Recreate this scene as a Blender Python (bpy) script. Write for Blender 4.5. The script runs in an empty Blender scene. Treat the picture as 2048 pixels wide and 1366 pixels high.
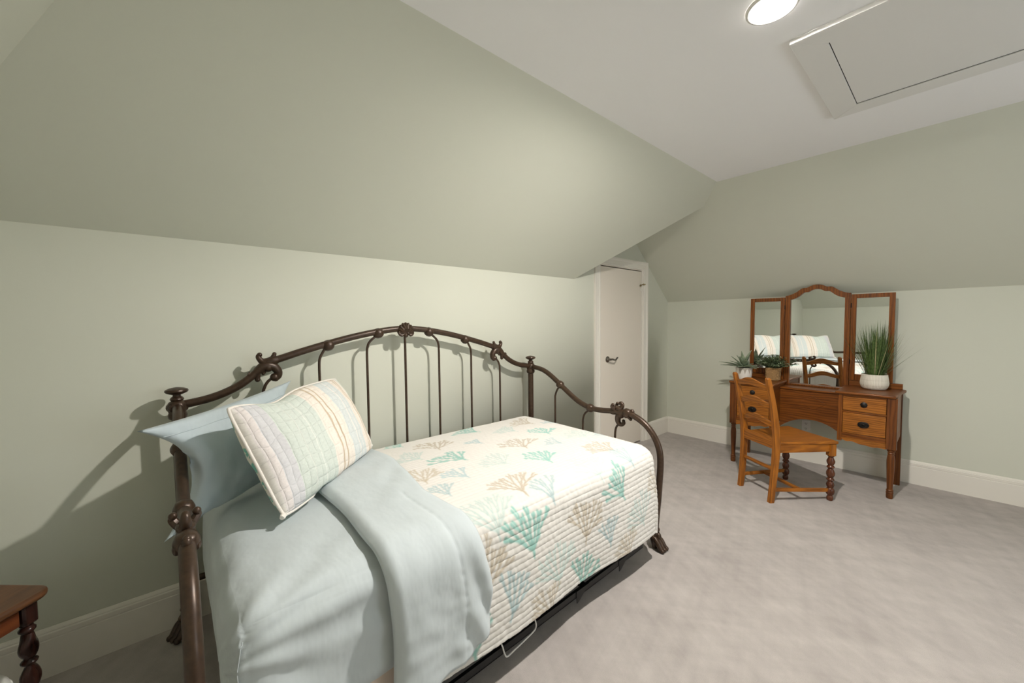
import bpy, bmesh, math, random
import numpy as np
from mathutils import Vector, Matrix, noise

random.seed(7)
PI = math.pi
scene = bpy.context.scene
COL = scene.collection

# ------------------------------------------------------------------ helpers
def smooth(pts, k=6):
    P = [Vector(p) for p in pts]
    out = []
    for i in range(len(P) - 1):
        p0 = P[i - 1] if i > 0 else P[0] * 2 - P[1]
        p1, p2 = P[i], P[i + 1]
        p3 = P[i + 2] if i + 2 < len(P) else P[-1] * 2 - P[-2]
        for j in range(k):
            t = j / k
            out.append(0.5 * ((2 * p1) + (-p0 + p2) * t + (2 * p0 - 5 * p1 + 4 * p2 - p3) * t * t
                              + (-p0 + 3 * p1 - 3 * p2 + p3) * t * t * t))
    out.append(P[-1])
    return out


def lerp_list(vals, n):
    m = len(vals)
    o = []
    for i in range(n):
        f = i / (n - 1) * (m - 1)
        a = min(int(f), m - 2)
        o.append(vals[a] + (vals[a + 1] - vals[a]) * (f - a))
    return o


def tube(bm, pts, r, n=12, closed=False, flat=1.0):
    P = [Vector(p) for p in pts]
    N = len(P)
    R = [r] * N if not isinstance(r, (list, tuple)) else (list(r) if len(r) == N else lerp_list(list(r), N))
    up = None
    rings = []
    for i in range(N):
        if closed:
            t = P[(i + 1) % N] - P[i - 1]
        else:
            t = P[min(i + 1, N - 1)] - P[max(i - 1, 0)]
        if t.length < 1e-9:
            t = Vector((0, 0, 1))
        t.normalize()
        if up is None:
            a = Vector((0, 0, 1)) if abs(t.z) < .9 else Vector((1, 0, 0))
            up = (a - t * a.dot(t)).normalized()
        else:
            u2 = up - t * up.dot(t)
            up = u2.normalized() if u2.length > 1e-6 else up
        b = t.cross(up)
        ring = []
        for k in range(n):
            th = 2 * PI * k / n
            ring.append(bm.verts.new(P[i] + (up * math.cos(th) + b * math.sin(th) * flat) * R[i]))
        rings.append(ring)
    m = N if closed else N - 1
    for i in range(m):
        A, B = rings[i], rings[(i + 1) % N]
        for k in range(n):
            bm.faces.new((A[k], A[(k + 1) % n], B[(k + 1) % n], B[k]))
    if not closed:
        bm.faces.new(list(reversed(rings[0])))
        bm.faces.new(rings[-1])
    return bm


def ball(bm, c, r, u=14, v=9, rot=None):
    if not isinstance(r, (list, tuple)):
        r = (r, r, r)
    M = Matrix.Translation(Vector(c)) @ (rot.to_4x4() if rot else Matrix.Identity(4)) @ Matrix.Diagonal((r[0], r[1], r[2], 1))
    bmesh.ops.create_uvsphere(bm, u_segments=u, v_segments=v, radius=1, matrix=M)
    return bm


def lathe(bm, prof, c=(0, 0, 0), n=24, M=None, lobes=0, lobe_amp=0):
    c = Vector(c)
    rings = []
    for r, z in prof:
        ring = []
        for k in range(n):
            th = 2 * PI * k / n
            rr = r * (1 + (lobe_amp * abs(math.cos(lobes * th / 2)) if lobes else 0))
            v = Vector((rr * math.cos(th), rr * math.sin(th), z))
            if M:
                v = M @ v
            ring.append(bm.verts.new(c + v))
        rings.append(ring)
    for A, B in zip(rings[:-1], rings[1:]):
        for k in range(n):
            bm.faces.new((A[k], A[(k + 1) % n], B[(k + 1) % n], B[k]))
    bm.faces.new(list(reversed(rings[0])))
    bm.faces.new(rings[-1])
    return bm


def box(bm, lo, hi, bev=0.0, seg=2):
    lo, hi = Vector(lo), Vector(hi)
    c = (lo + hi) / 2
    s = hi - lo
    r = bmesh.ops.create_cube(bm, size=1, matrix=Matrix.Translation(c) @ Matrix.Diagonal((s.x, s.y, s.z, 1)))
    if bev > 0:
        vs = set(r['verts'])
        es = [e for e in bm.edges if e.verts[0] in vs and e.verts[1] in vs]
        bmesh.ops.bevel(bm, geom=es, offset=bev, segments=seg, profile=.5, affect='EDGES')
    return bm


def prism(bm, poly, f0, f1):
    """poly: 2-D outline; f0 / f1 map a 2-D point to 3-D on the two faces."""
    A = [bm.verts.new(f0(*p)) for p in poly]
    B = [bm.verts.new(f1(*p)) for p in poly]
    n = len(poly)
    bm.faces.new(A)
    bm.faces.new(list(reversed(B)))
    for i in range(n):
        bm.faces.new((A[i], B[i], B[(i + 1) % n], A[(i + 1) % n]))
    return bm


def band(bm, up, lo, f0, f1):
    """board between two polylines of equal length (arched rails, scalloped tops)."""
    n = len(up)
    a = [bm.verts.new(f0(*p)) for p in up]
    b = [bm.verts.new(f0(*p)) for p in lo]
    c = [bm.verts.new(f1(*p)) for p in up]
    d = [bm.verts.new(f1(*p)) for p in lo]
    for i in range(n - 1):
        bm.faces.new((a[i], a[i + 1], b[i + 1], b[i]))
        bm.faces.new((c[i + 1], c[i], d[i], d[i + 1]))
        bm.faces.new((a[i + 1], a[i], c[i], c[i + 1]))
        bm.faces.new((b[i], b[i + 1], d[i + 1], d[i]))
    bm.faces.new((a[0], b[0], d[0], c[0]))
    bm.faces.new((b[-1], a[-1], c[-1], d[-1]))
    return bm


def quad(bm, pts):
    return bm.faces.new([bm.verts.new(p) for p in pts])


ROOTM = {}


def empty(name, loc=(0, 0, 0), rotz=0.0):
    o = bpy.data.objects.new(name, None)
    o.empty_display_size = .05
    COL.objects.link(o)
    o.location = loc
    o.rotation_euler = (0, 0, rotz)
    ROOTM[o.name] = Matrix.Translation(Vector(loc)) @ Matrix.Rotation(rotz, 4, 'Z')
    return o


def obj(name, bm, mat, parent=None, world=False, angle=40, bevel=0, recalc=True, base=None):
    """one mesh object; under a parent its coordinates are the root's own, unless world=True."""
    if recalc:
        bmesh.ops.recalc_face_normals(bm, faces=bm.faces)
    me = bpy.data.meshes.new(name)
    bm.to_mesh(me)
    bm.free()
    if parent is None and base is not None:
        me.transform(Matrix.Translation(-Vector(base)))
    if parent is not None and world:
        me.transform(ROOTM[parent.name].inverted())
    for m in (mat if isinstance(mat, (list, tuple)) else [mat]):
        me.materials.append(m)
    me.polygons.foreach_set('use_smooth', [True] * len(me.polygons))
    me.set_sharp_from_angle(angle=math.radians(angle))
    o = bpy.data.objects.new(name, me)
    COL.objects.link(o)
    if parent is not None:
        o.parent = parent
        ROOTM[o.name] = ROOTM[parent.name]
    else:
        if base is not None:
            o.location = base
            ROOTM[o.name] = Matrix.Translation(Vector(base))
        else:
            ROOTM[o.name] = Matrix.Identity(4)
    if bevel:
        md = o.modifiers.new('bevel', 'BEVEL')
        md.width = bevel
        md.segments = 2
        md.limit_method = 'ANGLE'
        md.angle_limit = math.radians(35)
    return o


def tag(o, label, cat, group=None, kind=None):
    o['label'] = label
    o['category'] = cat
    o['kind'] = 'thing'
    if group:
        o['group'] = group
    if kind:
        o['kind'] = kind
    return o


def struct(o):
    o['kind'] = 'structure'
    return o


def B():
    return bmesh.new()


# ------------------------------------------------------------------ materials
def srgb(r, g, b):
    f = lambda c: (c / 255 / 12.92) if c / 255 <= .04045 else ((c / 255 + .055) / 1.055) ** 2.4
    return (f(r), f(g), f(b), 1)


class NT:
    def __init__(s, name):
        s.m = bpy.data.materials.new(name)
        s.m.use_nodes = True
        s.t = s.m.node_tree
        s.b = s.t.nodes['Principled BSDF']

    def n(s, typ, **kw):
        nd = s.t.nodes.new(typ)
        for k, v in kw.items():
            if k in nd.inputs.keys():
                nd.inputs[k].default_value = v
            else:
                setattr(nd, k, v)
        return nd

    def l(s, a, b):
        s.t.links.new(a, b)

    def ramp(s, fac, stops):
        r = s.n('ShaderNodeValToRGB')
        e = r.color_ramp.elements
        while len(e) < len(stops):
            e.new(.5)
        for i, (p, c) in enumerate(stops):
            e[i].position = p
            e[i].color = c
        s.l(fac, r.inputs[0])
        return r.outputs[0]

    def bump(s, h, strength=.2, dist=.01, normal=None):
        b = s.n('ShaderNodeBump', Strength=strength, Distance=dist)
        s.l(h, b.inputs['Height'])
        if normal is not None:
            s.l(normal, b.inputs['Normal'])
        s.l(b.outputs[0], s.b.inputs['Normal'])
        return b.outputs[0]

    def coords(s, kind='Object', scale=(1, 1, 1)):
        tc = s.n('ShaderNodeTexCoord')
        mp = s.n('ShaderNodeMapping')
        mp.inputs['Scale'].default_value = scale
        s.l(tc.outputs[kind], mp.inputs[0])
        return mp.outputs[0]

    def noise(s, vec, scale, detail=4, rough=.55):
        n = s.n('ShaderNodeTexNoise', Scale=scale, Detail=detail, Roughness=rough)
        s.l(vec, n.inputs['Vector'])
        return n.outputs[0]

    def base(s, c):
        if hasattr(c, 'is_linked'):
            s.l(c, s.b.inputs['Base Color'])
        else:
            s.b.inputs['Base Color'].default_value = c

    def set(s, rough=.5, metal=0, spec=.5):
        s.b.inputs['Roughness'].default_value = rough
        s.b.inputs['Metallic'].default_value = metal
        s.b.inputs['Specular IOR Level'].default_value = spec
        return s


def mat_paint(name, col, bump=.05, rough=.7, spec=.25):
    t = NT(name).set(rough, 0, spec)
    v = t.coords('Object')
    t.base(col)
    t.bump(t.noise(v, 260, 3), bump, .002)
    return t.m


def mat_plain(name, col, rough=.5, metal=0, spec=.5, nz=0, nscale=40):
    t = NT(name).set(rough, metal, spec)
    if nz:
        v = t.coords('Object')
        c2 = tuple(min(1, x * (1 + nz)) for x in col[:3]) + (1,)
        c1 = tuple(x * (1 - nz) for x in col[:3]) + (1,)
        t.base(t.ramp(t.noise(v, nscale), [(.3, c1), (.7, c2)]))
    else:
        t.base(col)
    return t.m


def mat_wood(name, axis, dark, light, scale=1.0, rough=.36, bands=14):
    t = NT(name).set(rough, 0, .32)
    sc = [26 * scale] * 3
    sc['XYZ'.index(axis)] = 2.2 * scale
    v = t.coords('Object', tuple(sc))
    n1 = t.noise(v, 1.6, 6, .6)
    sc2 = [1, 1, 1]
    sc2['XYZ'.index(axis)] = .16
    v2 = t.coords('Object', tuple(sc2))
    w = t.n('ShaderNodeTexWave', Scale=bands, Distortion=9.0, Detail=3.0)
    w.inputs['Detail Scale'].default_value = 1.3
    w.bands_direction = {'X': 'Z', 'Y': 'X', 'Z': 'X'}[axis]
    t.l(v2, w.inputs['Vector'])
    mx = t.n('ShaderNodeMath', operation='MULTIPLY_ADD')
    t.l(w.outputs['Fac'], mx.inputs[0])
    mx.inputs[1].default_value = .34
    ms = t.n('ShaderNodeMath', operation='MULTIPLY')
    t.l(n1, ms.inputs[0])
    ms.inputs[1].default_value = .74
    t.l(ms.outputs[0], mx.inputs[2])
    mid = tuple((a + b) / 2 for a, b in zip(dark, light))
    t.base(t.ramp(mx.outputs[0], [(.15, dark), (.42, mid), (.75, light)]))
    t.bump(n1, .08, .002)
    return t.m


# wall paint: one sage paint over the knee walls and slopes
SAGE = (.60, .612, .530, 1)
M_WALL = mat_paint('sage_paint', SAGE)
M_CEIL = mat_paint('ceiling_paint', (.83, .828, .84, 1))
M_TRIM = mat_paint('trim_paint', (.74, .71, .65, 1), .02, .45, .4)
M_DOOR = mat_paint('door_paint', (.70, .645, .57, 1), .02, .5, .4)
M_HATCH = mat_paint('hatch_paint', (.70, .695, .68, 1), .03, .55, .3)


def mat_carpet():
    t = NT('carpet_pile').set(.95, 0, .1)
    v = t.coords('Object')
    fine = t.noise(v, 420, 3, .7)
    # vacuum sweeps: pile brushed in overlapping strokes
    def stroke(rot, sx, sy, sc, det=3):
        tc = t.n('ShaderNodeTexCoord')
        mp = t.n('ShaderNodeMapping')
        mp.inputs['Rotation'].default_value = (0, 0, math.radians(rot))
        mp2 = t.n('ShaderNodeMapping')
        mp2.inputs['Scale'].default_value = (sx, sy, 1)
        t.l(tc.outputs['Object'], mp.inputs[0])
        t.l(mp.outputs[0], mp2.inputs[0])
        return t.noise(mp2.outputs[0], sc, det, .6)
    acc = None
    for (rot, sx, sy, sc, wt) in ((0, 1, 1, 1.5, .26), (28, 1.2, 9, 1.6, .22), (-35, 1.0, 7, 1.5, .22), (75, 1.1, 12, 1.3, .18), (0, 1, 1, 14, .12)):
        m_ = t.n('ShaderNodeMath', operation='MULTIPLY_ADD')
        t.l(stroke(rot, sx, sy, sc), m_.inputs[0])
        m_.inputs[1].default_value = wt
        if acc is not None:
            t.l(acc, m_.inputs[2])
        else:
            m_.inputs[2].default_value = 0
        acc = m_.outputs[0]
    c = t.ramp(acc, [(.395, (.40, .366, .348, 1)), (.585, (.525, .485, .462, 1))])
    mix = t.n('ShaderNodeMix', data_type='RGBA', blend_type='MULTIPLY')
    mix.inputs[0].default_value = .5
    t.l(c, mix.inputs[6])
    t.l(t.ramp(fine, [(.3, (.72, .72, .72, 1)), (.7, (1.12, 1.12, 1.12, 1))]), mix.inputs[7])
    t.base(mix.outputs[2])
    t.bump(fine, .55, .006)
    return t.m


M_CARPET = mat_carpet()
M_BRONZE = mat_plain('bronze_metal', (.050, .028, .016, 1), .36, .3, .5, .25, 55)
M_BLACK = mat_plain('black_steel', (.012, .012, .012, 1), .5, .3)
M_DECK = mat_plain('dark_steel_deck', (.03, .028, .027, 1), .6, .2)
M_WIRE = mat_plain('white_wire', (.72, .71, .69, 1), .35, .1)
M_NICKEL = mat_plain('dark_nickel', (.20, .18, .16, 1), .3, .9)
M_BRASS = mat_plain('aged_brass', (.32, .25, .13, 1), .35, .8)
M_KNOB = mat_plain('dark_drawer_hardware', (.018, .015, .013, 1), .4, .6)
M_MIRROR = mat_plain('mirror_silver', (.86, .88, .87, 1), .012, 1.0)
M_PLASTIC = mat_plain('white_plastic', (.75, .74, .71, 1), .3)

OAK_D, OAK_L = (.050, .0125, .002, 1), (.225, .068, .009, 1)
W_X = mat_wood('oak_grain_x', 'X', OAK_D, OAK_L)
W_Y = mat_wood('oak_grain_y', 'Y', OAK_D, OAK_L)
W_Z = mat_wood('oak_grain_z', 'Z', OAK_D, OAK_L)
W_DRAW = mat_wood('oak_drawer_grain', 'X', (.085, .023, .003, 1), (.37, .130, .018, 1), 1.1, .36, 20)
W_LEG = mat_wood('oak_leg_grain', 'Z', (.05, .0135, .003, 1), (.16, .050, .010, 1))
C_D, C_L = (.105, .029, .003, 1), (.37, .125, .013, 1)
WC_X = mat_wood('chair_oak_x', 'X', C_D, C_L)
WC_Y = mat_wood('chair_oak_y', 'Y', C_D, C_L)
WC_Z = mat_wood('chair_oak_z', 'Z', C_D, C_L)
WC_TURN = mat_wood('chair_turned_oak', 'Z', (.045, .014, .007, 1), (.12, .04, .018, 1), 1, .25)
WT_TOP = mat_wood('dark_table_top_grain', 'X', (.045, .018, .007, 1), (.12, .05, .02, 1))
WT_APRON = mat_wood('dark_table_apron_grain', 'X', (.05, .012, .004, 1), (.15, .042, .013, 1))
WT_LEG = mat_wood('dark_table_leg_grain', 'Z', (.012, .005, .004, 1), (.035, .012, .008, 1), 1, .22)


def mat_sheet(name, col):
    t = NT(name).set(.72, 0, .25)
    v = t.coords('Object')
    t.b.inputs['Sheen Weight'].default_value = .15
    n1 = t.noise(v, 9, 4, .5)
    c1 = tuple(x * .95 for x in col[:3]) + (1,)
    t.base(t.ramp(n1, [(.3, c1), (.7, col)]))
    weave = t.noise(v, 700, 2)
    nb = t.bump(weave, .05, .001)
    cr = t.noise(t.coords('Object', (1.0, 1.7, .8)), 6.5, 3, .5)
    t.bump(cr, .22, .03, nb)
    return t.m


M_SHEET = mat_sheet('blue_cotton_sheet', (.53, .585, .61, 1))
M_PCASE = mat_sheet('blue_cotton_pillowcase', (.50, .575, .62, 1))
M_TICK = mat_sheet('beige_ticking', (.62, .53, .46, 1))
M_CORD = mat_sheet('white_cord', (.80, .76, .71, 1))

# ------------------------------------------------------------------ the room
L, YN = 4.684, -.875
HK, HK2, HK3, HC = 1.803, 1.633, 1.627, 2.587
A = .991                      # where the left slope meets the ceiling
K1, K2, K3 = (HC - HK) / A, .858, 1.045
Y0 = 2.868                    # the left slope is cut back from here to clear the door
XR = 4.4
YC = L - (HC - HK2) / K2
YC3 = .043
Y3 = YC3 - (HC - HK) / K3
YN = Y3 - (HK - HK3) / K3
ZTOP = HK2 + K2 * (L - Y0)    # the back slope carried up over the recess
XH = .815                     # end of the cut on the hip
ZH = HK + K1 * XH
YH = L - (ZH - HK2) / K2
D0, D1, DT = 3.264, 4.092, 1.982          # door opening
LX, LY = 1.880, 1.764                     # recessed light


def plane_obj(name, polys, mat):
    bm = B()
    for p in polys:
        quad(bm, p)
    bmesh.ops.remove_doubles(bm, verts=bm.verts, dist=1e-5)
    return struct(obj(name, bm, mat, angle=5, recalc=False))


plane_obj('floor', [[(-.12, YN, 0), (XR, YN, 0), (XR, L, 0), (-.12, L, 0)]], M_CARPET)
hole = []
HR, HB, HN = .0635, .12, 40
for k in range(HN):
    pq = []
    for j in (k, k + 1):
        c_, s_ = math.cos(2 * PI * j / HN), math.sin(2 * PI * j / HN)
        m_ = max(abs(c_), abs(s_))
        pq.append(((LX + HR * c_, LY + HR * s_, HC), (LX + HB * c_ / m_, LY + HB * s_ / m_, HC)))
    hole.append([pq[0][0], pq[1][0], pq[1][1], pq[0][1]])
plane_obj('ceiling', hole + [
    [(A, YC3, HC), (A, YC, HC), (LX - HB, YC, HC), (LX - HB, YC3, HC)],
    [(LX + HB, YC3, HC), (LX + HB, YC, HC), (XR, YC, HC), (XR, YC3, HC)],
    [(LX - HB, YC3, HC), (LX - HB, LY - HB, HC), (LX + HB, LY - HB, HC), (LX + HB, YC3, HC)],
    [(LX - HB, LY + HB, HC), (LX - HB, YC, HC), (LX + HB, YC, HC), (LX + HB, LY + HB, HC)]], M_CEIL)
plane_obj('wall_left', [
    [(0, YN, 0), (0, D0, 0), (0, D0, HK), (0, Y3, HK), (0, YN, HK3)],
    [(0, Y0, HK), (0, D0, HK), (0, D0, DT), (0, Y0, DT)],
    [(0, Y0, DT), (0, D1, DT), (0, D1, HK2 + K2 * (L - D1)), (0, Y0, ZTOP)],
    [(0, D1, 0), (0, L, 0), (0, L, HK2), (0, D1, HK2 + K2 * (L - D1))],
    # reveal of the door opening
    [(0, D0, 0), (-.12, D0, 0), (-.12, D0, DT), (0, D0, DT)],
    [(0, D1, 0), (-.12, D1, 0), (-.12, D1, DT), (0, D1, DT)],
    [(0, D0, DT), (-.12, D0, DT), (-.12, D1, DT), (0, D1, DT)],
    [(-.12, D0, 0), (-.12, D1, 0), (-.12, D1, DT), (-.12, D0, DT)],
], M_WALL)
# the sloped ceilings
plane_obj('ceiling_slope_left', [
    [(0, Y3, HK), (0, Y0, HK), (XH, YH, ZH), (A, YC, HC), (A, YC3, HC)],
    [(0, Y0, HK), (XH, YH, ZH), (0, Y0, ZTOP)]], M_WALL)
plane_obj('ceiling_slope_back', [
    [(0, L, HK2), (XR, L, HK2), (XR, YC, HC), (A, YC, HC), (XH, YH, ZH), (0, Y0, ZTOP)]], M_WALL)
plane_obj('ceiling_slope_near', [
    [(0, YN, HK3), (XR, YN, HK3), (XR, YC3, HC), (A, YC3, HC), (0, Y3, HK)]], M_WALL)
plane_obj('wall_back', [[(0, L, 0), (XR, L, 0), (XR, L, HK2), (0, L, HK2)]], M_WALL)
plane_obj('wall_near', [[(0, YN, 0), (XR, YN, 0), (XR, YN, HK3), (0, YN, HK3)]], M_WALL)
WY0, WY1, WZ0, WZ1 = 1.65, 3.05, .75, 1.95      # invented fill window in the unseen end wall, behind the camera's right shoulder
plane_obj('wall_right', [
    [(XR, YN, 0), (XR, L, 0), (XR, L, WZ0), (XR, YN, WZ0)],
    [(XR, YN, WZ0), (XR, WY0, WZ0), (XR, WY0, WZ1), (XR, YN, HK3)],
    [(XR, YN, HK3), (XR, WY0, WZ1), (XR, WY0, HC), (XR, YC3, HC)],
    [(XR, WY0, WZ1), (XR, WY1, WZ1), (XR, WY1, HC), (XR, WY0, HC)],
    [(XR, WY1, WZ0), (XR, L, WZ0), (XR, L, HK2), (XR, YC, HC), (XR, WY1, HC)],
    [(XR, WY0, WZ0), (XR + .1, WY0, WZ0), (XR + .1, WY0, WZ1), (XR, WY0, WZ1)],
    [(XR, WY1, WZ0), (XR + .1, WY1, WZ0), (XR + .1, WY1, WZ1), (XR, WY1, WZ1)],
    [(XR, WY0, WZ0), (XR + .1, WY0, WZ0), (XR + .1, WY1, WZ0), (XR, WY1, WZ0)],
    [(XR, WY0, WZ1), (XR + .1, WY0, WZ1), (XR + .1, WY1, WZ1), (XR, WY1, WZ1)]], M_WALL)
win = empty('fill_window_1', (XR, WY0, WZ0))
struct(win)
bm = B()
for (a0, a1, c0, c1) in ((WY0 - .08, WY0, WZ0 - .08, WZ1 + .08), (WY1, WY1 + .08, WZ0 - .08, WZ1 + .08), (WY0, WY1, WZ0 - .08, WZ0), (WY0, WY1, WZ1, WZ1 + .08)):
    box(bm, (XR - .018, a0, c0), (XR - .0005, a1, c1))
for (a0, a1, c0, c1) in ((WY0, WY0 + .04, WZ0, WZ1), (WY1 - .04, WY1, WZ0, WZ1), (WY0, WY1, WZ0, WZ0 + .04), (WY0, WY1, WZ1 - .04, WZ1), (WY0, WY1, 1.33, 1.37), ((WY0 + WY1) / 2 - .015, (WY0 + WY1) / 2 + .015, WZ0, WZ1)):
    box(bm, (XR + .03, a0, c0), (XR + .06, a1, c1))
obj('fill_window_frame', bm, M_TRIM, win, True, bevel=.002)
tg = NT('fill_window_glass')
tb_ = tg.n('ShaderNodeBsdfTransparent')
gl = tg.n('ShaderNodeBsdfGlossy', Roughness=.01)
mxs = tg.n('ShaderNodeMixShader')
mxs.inputs[0].default_value = .06
tg.l(tb_.outputs[0], mxs.inputs[1])
tg.l(gl.outputs[0], mxs.inputs[2])
tg.l(mxs.outputs[0], tg.t.nodes['Material Output'].inputs['Surface'])
bm = B()
box(bm, (XR + .043, WY0 + .01, WZ0 + .01), (XR + .047, WY1 - .01, WZ1 - .01))
obj('fill_window_pane', bm, tg.m, win, True)
pl = bpy.data.lights.new('fill_window_portal', 'AREA')
pl.shape = 'RECTANGLE'
pl.size, pl.size_y = WY1 - WY0, WZ1 - WZ0
pl.cycles.is_portal = True
po = bpy.data.objects.new('fill_window_portal', pl)
po.location = (XR + .09, (WY0 + WY1) / 2, (WZ0 + WZ1) / 2)
po.rotation_euler = (0, PI / 2, 0)
po.rotation_euler = Vector((-1, 0, 0)).to_track_quat('-Z', 'Z').to_euler()
COL.objects.link(po)

# baseboards: plain board, cove line and a small cap (profile: out from wall, height)
BP = [(0, 0), (.016, 0), (.016, .150), (.0135, .153), (.0135, .156), (.0165, .158), (.0165, .176), (.012, .180),
      (.012, .184), (.009, .190), (.004, .1965), (0, .1965)]


def baseboard(name, p, q, out):
    p, q, out = Vector(p), Vector(q), Vector(out)
    bm = B()
    prism(bm, BP, lambda a, b: p + out * a + Vector((0, 0, b)), lambda a, b: q + out * a + Vector((0, 0, b)))
    return struct(obj(name, bm, M_TRIM, angle=25))


baseboard('baseboard_left', (0, YN + .017, 0), (0, D0 - .089, 0), (1, 0, 0))
baseboard('baseboard_corner', (0, D1 + .089, 0), (0, L, 0), (1, 0, 0))
baseboard('baseboard_back', (.017, L, 0), (XR - .017, L, 0), (0, -1, 0))
baseboard('baseboard_near', (.017, YN, 0), (XR - .017, YN, 0), (0, 1, 0))
baseboard('baseboard_right', (XR, YN + .017, 0), (XR, L - .017, 0), (-1, 0, 0))

# door casing: moulded boards, mitred at the head
CP = [(0, 0), (.011, 0), (.014, .008), (.014, .016), (.011, .019), (.012, .056), (.017, .066), (.019, .073), (.019, .088), (0, .088)]


def casing():
    bm = B()
    w0 = .088

    def side(y, s):
        prism(bm, CP, lambda o, w: Vector((o, y + s * w, 0)), lambda o, w: Vector((o, y + s * w, DT + w)))
    side(D0, -1)
    side(D1, 1)
    prism(bm, CP, lambda o, w: Vector((o, D0 - w, DT + w)), lambda o, w: Vector((o, D1 + w, DT + w)))
    # jamb lining
    box(bm, (-.118, D0, 0), (0, D0 + .022, DT))
    box(bm, (-.118, D1 - .020, 0), (0, D1, DT))
    box(bm, (-.118, D0 + .022, DT - .008), (0, D1 - .020, DT))
    return struct(obj('trim_1', bm, M_TRIM, angle=25))


casing()
door = empty('door_1', (0, D0, 0))
struct(door)
bm = B()
box(bm, (-.042, D0 + .026, .018), (-.004, D1 - .023, DT - .018), .002, 1)
obj('door_panel', bm, M_DOOR, door, True)
# lever handle: rosette, neck, wave lever
hd = B()
hy, hz = 3.408, 1.007
MX = Matrix.Rotation(PI / 2, 3, 'Y')
lathe(hd, [(.001, 0), (.031, 0), (.033, .004), (.030, .010), (.018, .013), (.014, .016), (.011, .02), (.011, .045), (.001, .046)],
      (-.004, hy, hz), 24, MX)
tube(hd, smooth([(.040, hy - .005, hz), (.047, hy + .02, hz + .002), (.048, hy + .05, hz - .006), (.047, hy + .08, hz - .006),
                 (.046, hy + .102, hz + .010), (.045, hy + .118, hz + .012)], 5), [.010, .0105, .009, .0085, .0085, .006], 10)
obj('door_handle', hd, M_NICKEL, door, True)
for z in (1.79, .20):
    h = B()
    tube(h, [(.004, D1 - .0215, z - .045), (.004, D1 - .0215, z + .045)], .0065, 10)
    box(h, (-.003, D1 - .046, z - .044), (-.001, D1 - .023, z + .044))
    ball(h, (.004, D1 - .0215, z + .049), .006, 10, 6)
    obj('hinge', h, M_TRIM, door, True)
h = B()   # swing-bar catch above the top hinge
tube(h, smooth([(.012, D1 - .055, 1.806), (.016, D1 - .04, 1.816), (.018, D1 - .022, 1.816), (.018, D1 + .005, 1.814), (.022, D1 + .018, 1.824)], 4), .005, 8)
box(h, (-.003, D1 - .062, 1.794), (.010, D1 - .046, 1.816), .002)
ball(h, (.018, D1 - .012, 1.818), .010, 10, 6)
obj('latch', h, M_BRASS, door, True)

# attic hatch: flat boards around a drop panel
hatch = empty('attic_hatch', (1.873, 2.03, HC))
tag(hatch, 'white attic hatch with flat board surround set in the ceiling', 'hatch')
HX0, HX1, HY0, HY1, HW, HT = 1.873, 3.45, 2.030, 2.972, .112, .020
bm = B()
z0, z1 = HC - HT, HC - .0005
prism(bm, [(HX0, HY0), (HX1, HY0), (HX1 - HW, HY0 + HW), (HX0 + HW, HY0 + HW)], lambda x, y: (x, y, z0), lambda x, y: (x, y, z1))
prism(bm, [(HX0, HY1), (HX1, HY1), (HX1 - HW, HY1 - HW), (HX0 + HW, HY1 - HW)], lambda x, y: (x, y, z0), lambda x, y: (x, y, z1))
prism(bm, [(HX0, HY0), (HX0 + HW, HY0 + HW), (HX0 + HW, HY1 - HW), (HX0, HY1)], lambda x, y: (x, y, z0), lambda x, y: (x, y, z1))
prism(bm, [(HX1, HY0), (HX1 - HW, HY0 + HW), (HX1 - HW, HY1 - HW), (HX1, HY1)], lambda x, y: (x, y, z0), lambda x, y: (x, y, z1))
obj('hatch_frame', bm, M_HATCH, hatch, True, angle=20, bevel=.0015)
bm = B()
box(bm, (HX0 + HW + .0035, HY0 + HW + .0010, HC - .0165), (HX1 - HW - .003, HY1 - HW - .008, HC - .002))
obj('hatch_panel', bm, M_HATCH, hatch, True)
bm = B()  # dark filler box: the slot's shade round the panel, put in as colour
box(bm, (HX0 + HW + .0002, HY0 + HW + .0002, HC - .0155), (HX1 - HW - .0002, HY1 - HW - .0002, HC - .0006))
obj('hatch_gap_shade', bm, mat_plain('painted_gap_shade', (.02, .018, .015, 1), .9), hatch, True)

# recessed ceiling light
can = empty('recessed_ceiling_light', (LX, LY, HC))
tag(can, 'round recessed ceiling light glowing beside the attic hatch', 'ceiling light')
M_GLOW = NT('lit_bulb')
M_GLOW.b.inputs['Emission Color'].default_value = (1, .945, .87, 1)
M_GLOW.b.inputs['Emission Strength'].default_value = 2550
M_GLOW.base((.9, .9, .9, 1))
bm = B()
prof = [(.0632, -.0008), (.066, -.004), (.078, -.009), (.085, -.008), (.088, -.004), (.0885, -.0008)]
n = 40
rg = [[bm.verts.new((LX + r * math.cos(2 * PI * k / n), LY + r * math.sin(2 * PI * k / n), HC + z)) for k in range(n)] for r, z in prof]
for a_, b_ in zip(rg[:-1], rg[1:]):
    for k in range(n):
        bm.faces.new((a_[k], a_[(k + 1) % n], b_[(k + 1) % n], b_[k]))
obj('trim_ring', bm, M_PLASTIC, can, True, angle=60)
bm = B()      # the white inside of the can
prof = [(.0630, .0), (.0630, .09), (.03, .12), (.001, .12)]
rg = [[bm.verts.new((LX + r * math.cos(2 * PI * k / n), LY + r * math.sin(2 * PI * k / n), HC + z)) for k in range(n)] for r, z in prof]
for a_, b_ in zip(rg[:-1], rg[1:]):
    for k in range(n):
        bm.faces.new((a_[k], a_[(k + 1) % n], b_[(k + 1) % n], b_[k]))
obj('can_housing', bm, M_PLASTIC, can, True, angle=60)
bm = B()
lathe(bm, [(.018, .075), (.022, .055), (.035, .030), (.0375, .018), (.035, .006), (.027, -.003), (.014, -.0085), (.001, -.010)], (LX, LY, HC), 24)
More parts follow.
